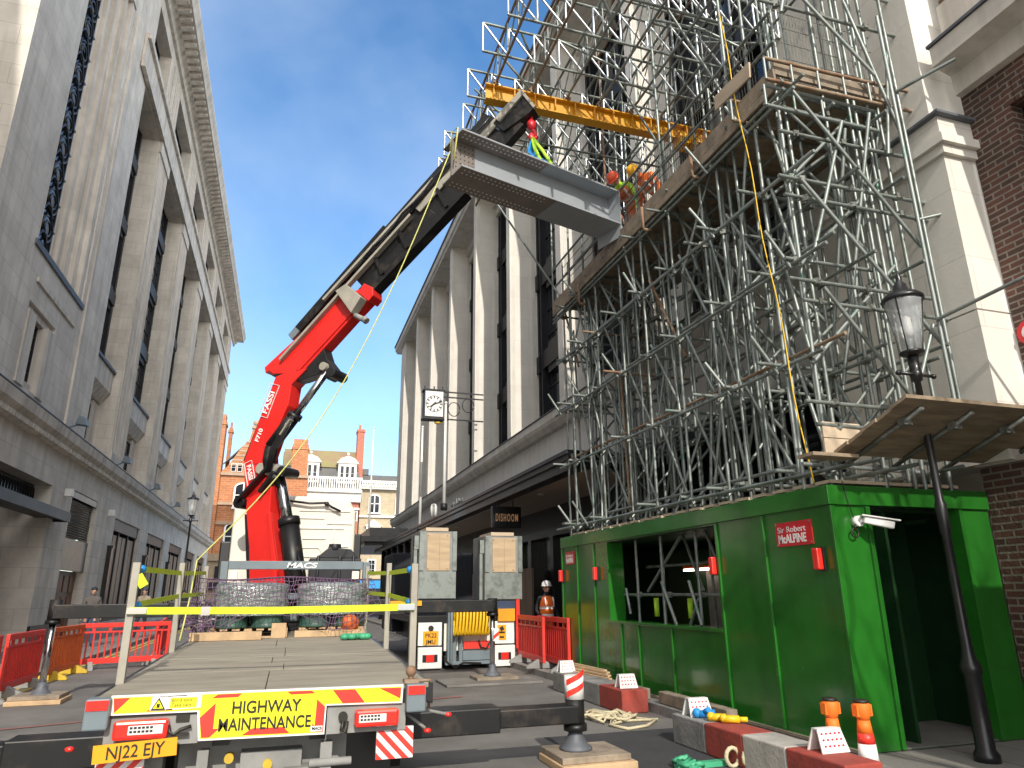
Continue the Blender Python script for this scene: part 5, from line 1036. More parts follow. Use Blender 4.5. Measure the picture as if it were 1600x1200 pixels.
# joints: 100 couplers of their own, the rest together
cm = MB(); cm.obox((0, 0, 0), (.035, 0, 0), (0, .042, 0), (0, 0, .034)); cm.tube((-.05, 0, .02), (.06, 0, .02), .012, 6); cm.tube((0, -.05, -.01), (0, .07, -.015), .011, 6)
joints.sort(key=lambda p: (p - V((0, 0, 1.6))).length + (0 if p.x < 5.8 else 3))
c0 = None
for j in joints[:100]:
    if c0 is None: cm2 = MB(); cm2.v = [tuple(V(p) + wloc(SF)) for p in cm.v]; cm2.f, cm2.m, cm2.sm = cm.f, cm.m, cm.sm; c0 = cm2.build('coupler', 'coupler', SF); o = c0
    else: o = c0.copy(); COL.objects.link(o); o.parent = SF
    o.location = j - wloc(SF); o.rotation_euler = (rnd.uniform(-.3, .3), rnd.uniform(-.3, .3), rnd.uniform(0, 3))
m = MB()
for j in joints[100:]: m.obox(j, (.035, 0, 0), (0, .042, 0), (0, 0, .034)); m.tube(j + V((-.05, .02, 0)), j + V((.06, .01, .01)), .012, 6)
tag(m.build('coupler', 'coupler', SF), kind='stuff')
m = MB()
for k in range(9): m.box(5.5 + k * .225, 5.5 + k * .225 + .218, 5.95, 13.7, 7.86, 7.9)
m.build('deck_boards', 'board', SF)
m = MB(); m.box(5.42, 5.455, 5.9, 13.75, 7.78, 8.0); m.box(5.42, 5.455, 5.9, 13.75, 7.66, 7.775); m.box(5.45, 7.3, 5.9, 5.94, 7.9, 8.1); m.build('toe_board', 'timber', SF)
for i in range(10): pole('deck_transom', (5.38, 6.1 + i * .82, 7.82), (7.4, 6.1 + i * .82, 7.82), mt='galv')
m = MB()
for k in range(118): m.tube((5.485, 6.3 + k * .058, 8.0), (5.485, 6.3 + k * .058, 8.92), .0045, 4, cap=False)
for z in (8.05, 8.25, 8.45, 8.65, 8.9): m.tube((5.485, 6.2, z), (5.485, 13.2, z), .007, 4)
m.build('mesh_guard', 'ink', SF, fix=False)
m = MB()
for k in range(30): m.tube((5.75 + k * .05, 6.0, 8.05), (5.75 + k * .05, 6.0, 9.05), .0045, 4, cap=False)
for z in (8.05, 8.3, 8.55, 8.8, 9.05): m.tube((5.72, 6.0, z), (7.25, 6.0, z), .007, 4)
m.build('mesh_guard', 'coupler', SF, fix=False)
m = MB(); m.obox((5.33, 6.6, 8.22), (.03, .43, .07), (.012, 0, 0), (0, -.01, .11)); m.build('pale_board', 'board_pale', SF)
for y, z in ((7.75, 7.55), (9.3, 7.5), (12.1, 7.3)):
    m = MB(); m.tube((5.36, y, z), (5.36, y, z + .42), .026, 8); m.tube((5.36, y, z), (5.52, y, z), .026, 8); m.build('bracket_arm', 'rust', SF)
m = MB()
for k in range(20): m.box(5.5, 7.3, 6.0 + k * .37, 6.0 + k * .37 + .22, 2.70, 2.735)
m.build('lower_boards', 'board_pale', SF)
m = MB(); pts = [(5.36 + .02 * math.sin(k), 6.72 - .62 * k / 20, 9.6 - 6.9 * k / 20) for k in range(21)]; m.path(pts, .008, 5); tag(m.build('hanging_rope', 'hose'), 'thin yellow rope hanging down the front of the scaffold near its corner', 'rope')
# plywood fan over the pavement
FN = thing('scaffold_fan', (6.6, 5.2, 2.9), 'sloping boarded fan of brown planks on tubes above the hoarding doorway', 'canopy')
fa, fb = V((0, 4.75, 3.3)), V((0, 5.74, 2.95)); fd = (fb - fa); nrm = V((0, -fd.z, fd.y)).normalized() * .02
m = MB()
for k in range(5):
    a, b = fa + fd * (k / 5), fa + fd * ((k + .97) / 5); x0 = 5.36 + .02 * (k % 2)
    m.add([(x0, a.y, a.z), (7.9, a.y, a.z), (7.9, b.y, b.z), (x0, b.y, b.z), (x0, a.y, a.z + .035), (7.9, a.y, a.z + .035), (7.9, b.y, b.z + .035), (x0, b.y, b.z + .035)], [(0, 1, 2, 3), (4, 7, 6, 5), (0, 4, 5, 1), (1, 5, 6, 2), (2, 6, 7, 3), (3, 7, 4, 0)])
m.build('boards', 'board', FN)
m = MB(); m.box(4.93, 5.5, 5.55, 5.78, 2.89, 2.925); m.build('lower_board', 'board', FN)
for x in (5.62, 6.25, 6.95, 7.6):
    m = MB(); p, q = fa + fd * .08, fa + fd * 1.12; m.tube((x, p.y, p.z - .03), (x, q.y, q.z - .03), .0242, 8); o = m.build('tube', 'coupler', FN); m = MB(); c = fa + fd * .3; m.obox((x, c.y, c.z - .04), (.05, 0, 0), (0, .04, 0), (0, 0, .035)); m.tube((x - .05, c.y, c.z - .07), (x + .08, c.y, c.z - .06), .012, 6); m.build('clip', 'coupler', o)
for z in (2.98, 3.16):
    m = MB(); m.box(5.36, 5.86, 5.845, 5.87, z, z + .17); m.build('fan_board', 'board_pale', FN)

# ================================================================== gantry with runway beam
GN = thing('scaffold_gantry', (5.2, 10.3, 10.7), 'overhead grid of alloy lattice beams and tubes cantilevered from the store above the deck', 'scaffold')
GX = [3.05, 3.75, 4.5, 5.15, 5.85, 6.5, 7.15]; GY = [6.9, 7.9, 8.8, 9.7, 10.9, 11.9, 12.9, 13.9]
for y in GY: ladder('lattice_beam', (2.7 + rnd.uniform(-.1, .2), y, 10.82), (7.5, y, 10.82), .62, .48, m1='galv', m2='alu', r2=.02, zig=True)
for x in GX: ladder('cross_beam', (x, 6.3 + rnd.uniform(-.3, .2), 10.76), (x + rnd.uniform(-.05, .05), 14.6, 10.76), .72, .62, m1='galv' if x > 4 else 'rust', m2='galv', r2=.013, zig=True)
for k in range(14):
    a = V((rnd.uniform(2.9, 6.5), rnd.uniform(7, 13.5), 11.5)); b = a + V((rnd.uniform(.5, 1.2), rnd.uniform(-1.4, 1.4), -.68)); m = MB(); m.tube(a, b, .0242, 8); m.build('plan_brace', pick(), GN, fix=False)
for x, y in ((5.5, 6.9), (5.5, 8.8), (5.5, 10.9), (5.5, 12.9), (6.3, 9.7), (6.3, 11.9), (6.3, 13.9), (7.1, 7.9), (7.1, 9.7), (7.1, 12.9), (5.5, 13.9)):
    m = MB(); m.tube((x, y, 7.92), (x, y, 12.6), .0242, 8); m.build('gantry_post', pick(), GN, fix=False)
for y in (7.9, 9.7, 11.9, 13.5):
    m = MB(); m.tube((5.5, y, 8.1), (3.6, y, 10.8), .0242, 8) if y > 12.5 else m.tube((6.9, y, 8.2), (5.3, y, 10.8), .0242, 8); m.build('raking_brace', 'galv', GN, fix=False)
for y in (6.9, 7.9, 8.8, 9.7): ladder('lattice_beam', (4.2, y - .2, 12.6), (7.5, y - .2, 12.6), .6, .5, m1='galv', m2='alu', r2=.02, zig=True)
for x in (4.4, 5.5, 6.6): ladder('cross_beam', (x, 5.6, 12.5), (x, 11, 12.5), .7, .6, m1='rust', m2='galv', r2=.013)
RBM = thing('runway_beam', (5.3, 10.4, 10.3), 'bright yellow steel runway beam slung under the overhead scaffold', 'beam')
m = MB(); y, z0, z1 = 10.4, 10.36, 10.70; m.box(2.86, 7.7, y - .10, y + .10, z0, z0 + .03); m.box(2.86, 7.7, y - .10, y + .10, z1 - .03, z1); m.box(2.87, 7.69, y - .012, y + .012, z0 + .031, z1 - .031); m.build('beam', 'yellow', RBM, .004)
m = MB()
for k in range(12): m.box(3.0 + k * .41, 3.02 + k * .41, y - .095, y - .013, z0 + .031, z1 - .031)
m.build('stiffener', 'yellow', RBM)
for x in GX[:-1]:
    m = MB(); m.bar((x, y - .11, z1 - .02), (x, y - .11, z1 + .1), .05, .03); m.bar((x, y + .11, z1 - .02), (x, y + .11, z1 + .1), .05, .03); m.box(x - .05, x + .05, y - .13, y + .13, z1 + .02, z1 + .05); m.build('beam_clamp', 'rust', RBM)
m = MB(); m.box(6.9, 7.3, y - .16, y + .16, z0 - .12, z0 + .12); m.tube((7.0, y - .18, z0), (7.0, y + .18, z0), .09, 12); m.build('trolley', 'helm_y', RBM, .01)

# ================================================================== street lamps
def street_lamp(x, y, zb, zl, s, lab, grp):
    T_ = thing('street_lamp', (x, y, zb), lab, 'street lamp', grp)
    m = MB(); m.lathe((x, y, zb), [(.10 * s, 0), (.10 * s, .06), (.075 * s, .1), (.068 * s, .72), (.085 * s, .75), (.085 * s, .80), (.06 * s, .86), (.045 * s, .95), (.04 * s, 1.4), (.038 * s, 2.0), (.05 * s, 2.03), (.05 * s, 2.3), (.036 * s, 2.34), (.03 * s, zl - zb - .28), (.05 * s, zl - zb - .27), (.05 * s, zl - zb)], 14); m.build('post', 'black', T_)
    m = MB(); m.tube((x - .22 * s, y, zl - .2), (x + .22 * s, y, zl - .2), .018 * s, 8)
    for k in (-1, 1): m.ball((x + .22 * s * k, y, zl - .2), .028 * s, 8, 5)
    m.ball((x, y, zl - .2), .06 * s, 8, 6, (1, 1, 1.2)); m.build('ladder_bar', 'black', T_)
    m = MB(); m.lathe((x, y, zl), [(.05 * s, 0), (.115 * s, .03), (.115 * s, .05), (.1 * s, .06)], 12); m.lathe((x, y, zl + .58 * s), [(.195 * s, 0), (.2 * s, .03), (.17 * s, .07), (.08 * s, .12), (.06 * s, .2), (.025 * s, .24), (.03 * s, .27), (.01 * s, .34), (0, .4)], 16)
    for k in range(4):
        a = k * math.pi / 2 + .4; m.bar((x + .1 * s * math.cos(a), y + .1 * s * math.sin(a), zl + .05), (x + .178 * s * math.cos(a), y + .178 * s * math.sin(a), zl + .58 * s), .01, .01)
    m.build('lantern_frame', 'black', T_)
    m = MB(); m.lathe((x, y, zl + .06), [(.1 * s, 0), (.135 * s, .2 * s), (.172 * s, .5 * s), (.178 * s, .52 * s)], 20); m.build('lantern_glass', 'lampglass', T_)
    m = MB(); m.lathe((x, y, zl + .2 * s), [(.03 * s, 0), (.05 * s, .05), (.04 * s, .2 * s), (.0, .24 * s)], 10); m.build('gas_mantle', 'white', T_)
street_lamp(6.17, 5.3, .11, 3.96, 1.08, 'black street lamp standing in front of the hoarding doorway and through the fan', 'old style street lamps')
street_lamp(-4.35, 35.9, .11, 5.15, 1.35, 'distant old style street lamp by the grey store on the left', 'old style street lamps')

# ================================================================== barriers
def make_barrier(mtl):
    """along +x from the origin, 1.9 m long, 1 m high"""
    R = thing('crowd_barrier', (0, 0, 0), '', 'barrier'); m = MB(); w_ = .03
    m.box(.0, 1.9, -w_, w_, .90, 1.0); m.box(.0, 1.9, -w_, w_, .12, .24); m.box(.0, .07, -w_, w_, .241, .899); m.box(1.83, 1.9, -w_, w_, .241, .899)
    m.box(.06, 1.84, -.022, .022, .78, .82); 
    for k in range(13): m.box(.16 + k * .128, .195 + k * .128, -.02, .02, .241, .779)
    for k in range(5): m.box(.25 + k * .33, .32 + k * .33, -.018, .018, .821, .899)
    m.build('panel', mtl, R, .008)
    for x in (.3, 1.6):
        m = MB(); m.prism([(x - .05, -.3, .0), (x - .05, .3, .0), (x - .05, .28, .05), (x - .05, .06, .17), (x - .05, -.06, .17), (x - .05, -.28, .05)], (.1, 0, 0)); m.build('foot', 'foot_grey' if mtl == 'barrier' else 'foot_yel', R, .01)
    return R
bp = make_barrier('barrier'); bo = make_barrier('barrier_o'); first = {'barrier': bp, 'barrier_o': bo}; used = set()
for mtl, p, q, lab in (('barrier', (-4.25, 14.1), (-4.25, 16.0), 'red plastic barrier nearest the left edge of the picture'), ('barrier_o', (-4.25, 16.6), (-4.15, 18.5), 'orange plastic barrier behind the left outrigger leg'),
        ('barrier', (-4.3, 18.8), (-2.75, 19.3), 'red plastic barrier facing us beside the lorry deck'), ('barrier', (-2.75, 19.4), (-2.9, 21.3), 'red barrier running away behind the barrier that faces us'), ('barrier', (-2.95, 21.5), (-3.1, 23.4), 'farthest red barrier along the kerb on the left'),
        ('barrier', (5.12, 13.95), (5.2, 15.85), 'dark red barrier beside the grab lorry in front of the worker'), ('barrier', (5.3, 13.05), (5.36, 14.9), 'dark red barrier against the far end of the green hoarding'), ('barrier', (-4.2, 11.9), (-4.25, 13.8), 'red plastic barrier cut by the left edge')):
    r = first[mtl] if mtl not in used else copy_tree(first[mtl]); used.add(mtl)
    d = V((q[0] - p[0], q[1] - p[1], 0)); r.location = (p[0], p[1], .12 if p[0] > 5.1 else .005); r.rotation_euler = (0, 0, math.atan2(d.y, d.x)); tag(r, lab, 'barrier', 'plastic barriers along the site')

# ================================================================== grab lorry
GL = thing('tipper_lorry', (4.0, 17, 0), 'works lorry seen from behind with white tail panels and yellow plate', 'lorry')
Y = 15.9
m = MB(); m.box(2.9, 5.15, Y + .1, 21, .95, 1.12); m.box(3.2, 4.9, Y + .2, 21, .5, .95); m.box(3.5, 4.6, Y, Y + .2, .15, .28); m.build('chassis', 'boom_black', GL, .01)
for x0, x1 in ((2.91, 3.44), (4.62, 5.12)):
    m = MB(); m.box(x0, x1, Y, Y + .06, .50, .98); m.build('white_panel', 'white', GL, .01); m = MB(); m.box(x0, x1, Y - .05, Y + .06, .03, .47); lp = m.build('lamp_panel', 'white', GL, .012)
    m = MB(); m.box(x0 + .1, x1 - .1, Y - .062, Y - .051, .17, .32); m.build('lamp_surround', 'black', lp); m = MB(); c = (x0 + x1) / 2; m.box(c - .085, c + .085, Y - .075, Y - .0625, .175, .315); m.build('tail_lens', 'lens_red', lp)
m = MB(); m.box(3.02, 3.36, Y - .02, Y - .001, .52, .80); pl = m.build('number_plate', 'plate', GL); m = MB(); text(m, 'PK22', (3.19, Y - .021, .67), (1, 0, 0), (0, 0, 1), .125, .003, 'CENTER', sx=.95, bold=.002); text(m, 'JMU', (3.19, Y - .021, .54), (1, 0, 0), (0, 0, 1), .125, .003, 'CENTER', bold=.002); m.build('plate_text', 'ink', pl)
m = MB(); m.box(4.72, 4.92, Y - .012, Y - .001, .58, .9); m.build('hazard_label', 'plate', GL); m = MB(); m.box(4.75, 4.89, Y - .018, Y - .012, .72, .76); m.box(4.77, 4.87, Y - .018, Y - .012, .62, .66); m.obox((4.82, Y - .015, .82), (.04, 0, .02), (0, .003, 0), (-.02, 0, .04)); m.build('label_print', 'ink', GL)
m = MB(); m.tube((3.19, Y - .03, .86), (3.19, Y, .86), .06, 10); m.build('socket', 'ink', GL)
m = MB(); m.box(3.55, 3.75, Y - .1, Y + .1, .1, 1.3); m.box(3.82, 3.9, Y - .06, Y + .06, .1, 1.3); m.box(3.9, 4.6, Y - .08, Y + .02, .18, .38); m.box(3.5, 4.62, Y - .14, Y - .06, .10, .17); m.tube((3.62, Y - .16, .1), (3.62, Y - .16, 1.25), .03, 8); m.build('lift_mast', 'grey_paint', GL, .01)
m = MB(); m.box(3.92, 4.55, Y - .09, Y - .081, .42, .58); m.build('red_band', 'refl_red', GL); m = MB(); m.path([(4.25, Y - .12, .6), (4.3, Y - .14, .45), (4.42, Y - .13, .42), (4.5, Y - .12, .55), (4.6, Y - .1, .6)], .02, 6); m.path([(3.5, Y - .15, .2), (3.7, Y - .2, .05), (3.9, Y - .15, .15), (4.3, Y - .14, .12)], .02, 6); m.build('cable', 'ink', GL)
m = MB(); m.box(3.5, 4.62, Y + .05, Y + .12, .38, .95); m.build('tail_gate', 'cream', GL)
m = MB(); m.box(5.14, 5.22, Y - .1, Y - .06, .4, 1.45); m.build('side_marker', 'refl_red', GL); m = MB(); m.box(4.72, 5.12, Y - .06, Y + .02, .98, 1.25); m.build('orange_board', 'yellow', GL); m = MB(); m.box(4.62, 5.14, Y - .02, Y + .06, 1.25, 1.42); m.build('locker', 'denim', GL)
for x in (3.1, 4.95):
    m = MB(); m.tube((x - .14, Y + 1.2, .45), (x + .14, Y + 1.2, .45), .45, 20); m.build('wheel', 'rubber', GL)
m = MB(); m.box(2.9, 5.2, 20, 21.9, .6, 2.7); m.build('cab', 'navy', GL, .05)
HC = thing('hose_coil', (4.05, Y - .25, .75), 'coil of yellow hose hung across the back of the works lorry', 'hose')
m = MB()
for k in range(11): m.path([(3.68 + k * .075 + .02 * math.sin(t), Y - .3 + .12 * math.cos(t), 1.02 + .3 * math.sin(t)) for t in [i * math.pi / 8 for i in range(17)]], .028, 6)
m.build('hose_loops', 'hose', HC); m = MB(); m.bar((3.6, Y - .25, 1.33), (4.6, Y - .25, 1.33), .05, .05); m.build('hanger_bar', 'black', HC)
for x0, x1, z0, z1, lab in ((2.88, 3.74, 1.47, 2.96, 'tall steel and plywood box on the left of the works lorry'), (4.42, 5.32, 1.44, 2.88, 'tall steel and plywood box on the right of the works lorry')):
    BX = thing('plywood_box', ((x0 + x1) / 2, Y + .5, z0), lab, 'box', 'tall boxes on the works lorry')
    m = MB(); m.box(x0, x1, Y, Y + 1.1, z0, z1); m.build('steel_case', 'foot_grey', BX, .01); m = MB(); m.box(x0 + .18, x1 - .16, Y - .02, Y - .001, z0 + .62, z1 - .05)
    m.build('plywood_face', 'ply', BX); m = MB(); m.box(x0 + .02, x1 - .02, Y - .03, Y - .001, z0 + .02, z0 + .6); m.build('lower_plate', 'galv', BX); m = MB(); m.box(x0 + .14, x1 - .2, Y - .02, Y + 1.0, z1 + .001, z1 + .08); m.build('top_board', 'board_pale', BX)
    m = MB(); m.box(x0 - .1, x0 - .03, Y + .1, Y + .2, z0 - .3, z1 - .1); m.box(x0 - .1, x0, Y + .08, Y + .25, z1 - .4, z1 - .1); m.build('side_post', 'galv', BX)
    for a_ in (x0, x1 - .1): m = MB(); m.box(a_, a_ + .1, Y - .04, Y - .001, z0 + .62, z1); m.build('corner_post', 'galv', BX)
    m = MB()
    for k in range(2): m.box(x0 + .46 + k * .004, x0 + .462 + k * .004, Y - .0225, Y - .0202, z0 + .62, z1 - .05)
    for x in (x0 + .2, x1 - .22): 
        for z in (z0 + .66, z1 - .1): m.tube((x, Y - .03, z), (x, Y - .02, z), .016, 6)
    m.build('bolts', 'rust', BX)

# ================================================================== kerb blocks and small things
for x0, x1, y0, y1, c, lab in ((4.25, 4.62, 6.86, 7.5, 'conc', 'bare grey end block of the nearer kerb row, with coloured plugs on top'), (4.25, 4.62, 6.22, 6.855, 'conc_red', 'faded red block behind the grey end block of the nearer row'), (4.25, 4.62, 5.6, 6.215, 'conc_wht', 'whitish block between the two red ones of the nearer row'), (4.25, 4.62, 4.9, 5.595, 'conc_red', 'red block of the nearer row by the orange posts'),
        (4.55, 4.95, 10.9, 12.0, 'conc', 'grey block at the far end of the farther kerb row'), (4.55, 4.95, 10.1, 10.895, 'conc', 'grey block in the middle of the farther kerb row'), (4.55, 4.95, 9.35, 10.095, 'conc_red', 'red block at the near end of the farther kerb row')):
    m = MB(); m.box(x0, x1, y0, y1, .004, .30); tag(m.build('kerb_block', c, bevel=.015), lab, 'concrete block', 'concrete kerb blocks')
for x, y, lab in ((4.72, 11.8, 'white perforated bracket on the farthest grey kerb block'), (4.75, 9.6, 'white perforated bracket on the red block of the farther row'), (4.43, 7.25, 'white perforated bracket beside the blue and yellow plugs'), (4.5, 5.35, 'white perforated bracket nearest the orange posts')):
    BK = thing('barrier_bracket', (x, y, .3), lab, 'bracket', 'white brackets on the kerb blocks')
    m = MB(); m.prism([(x - .14, y - .09, .302), (x + .14, y - .09, .302), (x + .12, y - .03, .47), (x - .12, y - .03, .47)], (0, .012, 0)); m.prism([(x - .14, y + .09, .302), (x + .14, y + .09, .302), (x + .12, y + .03, .47), (x - .12, y + .03, .47)], (0, .012, 0)); m.box(x - .12, x + .12, y - .03, y + .042, .468, .48); m.build('plate', 'white', BK)
    m = MB()
    for r_ in range(3):
        for k in range(5):
            f = .35 + r_ * .045; yy = y - .09 + .06 * (f - .302) / .168 - .002; m.tube((x - .09 + k * .045, yy, f), (x - .09 + k * .045, yy + .002, f), .012, 8)
    m.build('holes', 'sign_red', BK)
PLG = thing('site_plugs', (4.42, 6.95, .3), 'blue and yellow site plugs lying on the grey end block', 'plugs')
m = MB(); m.tube((4.36, 7.1, .34), (4.5, 7.02, .35), .04, 10); m.ball((4.34, 7.12, .35), .05, 8, 6); m.tube((4.4, 7.05, .37), (4.4, 6.98, .40), .03, 8); m.build('blue_plug', 'blue', PLG)
for k in range(2):
    m = MB(); o_ = V((.06 * k, -.14 * k, 0)); m.tube(V((4.36, 6.9, .34)) + o_, V((4.5, 6.82, .34)) + o_, .038, 10); m.tube(V((4.5, 6.82, .34)) + o_, V((4.57, 6.78, .34)) + o_, .026, 10); m.ball(V((4.37, 6.9, .345)) + o_, .045, 8, 6); m.build('yellow_plug', 'hose', PLG)
for x, y, zt, lab in ((4.63, 5.42, .68, 'orange and white traffic post on the left of the pair by the hoarding'), (4.80, 5.24, .69, 'orange and white traffic post on the right of the pair by the hoarding')):
    PS_ = thing('traffic_post', (x, y, 0), lab, 'traffic post', 'traffic posts by the hoarding corner')
    m = MB(); m.lathe((x, y, .004), [(.2, 0), (.2, .05), (.12, .06), (.09, .1), (.082, .2)], 16); m.build('base', 'rubber', PS_)
    for a, b, r0, r1, c in ((.2, .36, .082, .07, 'refl_white'), (.36, .44, .07, .063, 'refl_red'), (.44, .54, .063, .05, 'orange')):
        m = MB(); m.lathe((x, y, a), [(r0, .001), (r1, b - a)], 16); m.build('sleeve', c, PS_)
    m = MB(); m.lathe((x, y, .54), [(.05, .001), (.058, .03), (.07, .05), (.07, .12), (.062, .135)], 14); m.box(x - .08, x + .08, y - .03, y + .03, .57, .66); m.build('tape_head', 'orange', PS_); m = MB(); m.lathe((x, y, .676), [(.066, 0), (.062, .02), (.03, .028)], 12); m.build('cap', 'ink', PS_)
m = MB(); pts = []
for k in range(70):
    t = k / 69; pts.append((4.0 + .42 * t * (1 if t < 2 else 1) + .16 * math.sin(k * .83) + .05 * math.sin(k * 2.1), 9.1 - .25 * math.sin(k * .61) + .18 * math.cos(k * 1.37), .03 + .012 * (k % 4)))
pts += [(4.55, 8.9, .02), (4.7, 8.7, .02), (4.4, 8.4, .02), (4.1, 8.3, .02), (4.0, 8.6, .02), (4.3, 8.8, .02), (4.75, 8.75, .02)]
m.path(pts, .018, 6); tag(m.build('rope_pile', 'rope'), 'loose pile of cream rope on the road beside the red kerb block', 'rope')
for x0, y0, x1, y1, lab in ((5.05, 9.6, 5.0, 11.9, 'long weathered timber baulk along the foot of the hoarding'), (5.1, 7.6, 5.16, 9.3, 'nearer weathered timber baulk along the foot of the hoarding')):
    m = MB(); m.bar((x0, y0, .2), (x1, y1, .2), .15, .15); tag(m.build('timber_baulk', 'timber', bevel=.01), lab, 'timber', 'timbers by the hoarding')
m = MB()
for k in range(6): m.bar((4.98 + .03 * k, 10.6 + .1 * k, .3 + .035 * (k % 3)), (4.8 + .05 * k, 12.0 + .08 * k, .31 + .035 * (k % 3)), .06, .025)
tag(m.build('timber_scraps', 'timber_new'), 'small heap of timber scraps lying on the baulk', 'timber', 'timbers by the hoarding')
m = MB(); m.path([(3.75 + .1 * math.sin(k), 6.55 - .02 * k + .05 * math.cos(k * 1.7), .05 + .03 * (k % 2)) for k in range(18)], .022, 6); m.box(3.65, 4.2, 6.38, 6.46, .004, .05); tag(m.build('green_strap', 'green_bag'), 'pale green webbing strap lying at the bottom edge of the road', 'strap')
m = MB()
for c in ((4.2, 6.32), (4.32, 6.22)): m.path([(c[0] + .07 * math.cos(t * .5), c[1], .09 + .08 * math.sin(t * .5)) for t in range(13)], .02, 6)
tag(m.build('pipe_clips', 'rope'), 'two pale ring clips on the road beside the green strap', 'clips')
m = MB(); m.box(-7.2, -7.05, 17.5, 18.2, .9, 1.75); nb = m.build('notice_board', 'white'); tag(nb, 'white notice board with yellow header at the left edge', 'notice'); m = MB(); m.box(-7.03, -7.0, 17.5, 18.2, 1.76, 2.15); m.build('header', 'plate', nb)
CVN = thing('parked_van', (-2.4, 42, 0), 'silver van with a yellow plate far down the street on the left', 'van')
m = MB(); m.prism([(-3.4, 40, .35), (-1.5, 40, .35), (-1.5, 40, 1.1), (-1.65, 40, 1.95), (-3.25, 40, 1.95), (-3.4, 40, 1.1)], (0, 4.4, 0)); m.build('body', 'alu', CVN, .06); m = MB(); m.box(-3.2, -1.7, 39.97, 39.99, 1.2, 1.75); m.build('rear_window', 'glass_dark', CVN); m = MB(); m.box(-2.75, -2.15, 39.96, 39.99, .65, .8); m.build('number_plate', 'plate', CVN)
for x in (-3.36, -1.66):
    m = MB(); m.box(x, x + .12, 39.95, 40.0, .8, 1.2); m.build('tail_light', 'lens_red', CVN)
    m = MB(); m.tube((x - .0, 40.8, .34), (x + .15, 40.8, .34), .34, 16); m.build('wheel', 'rubber', CVN)

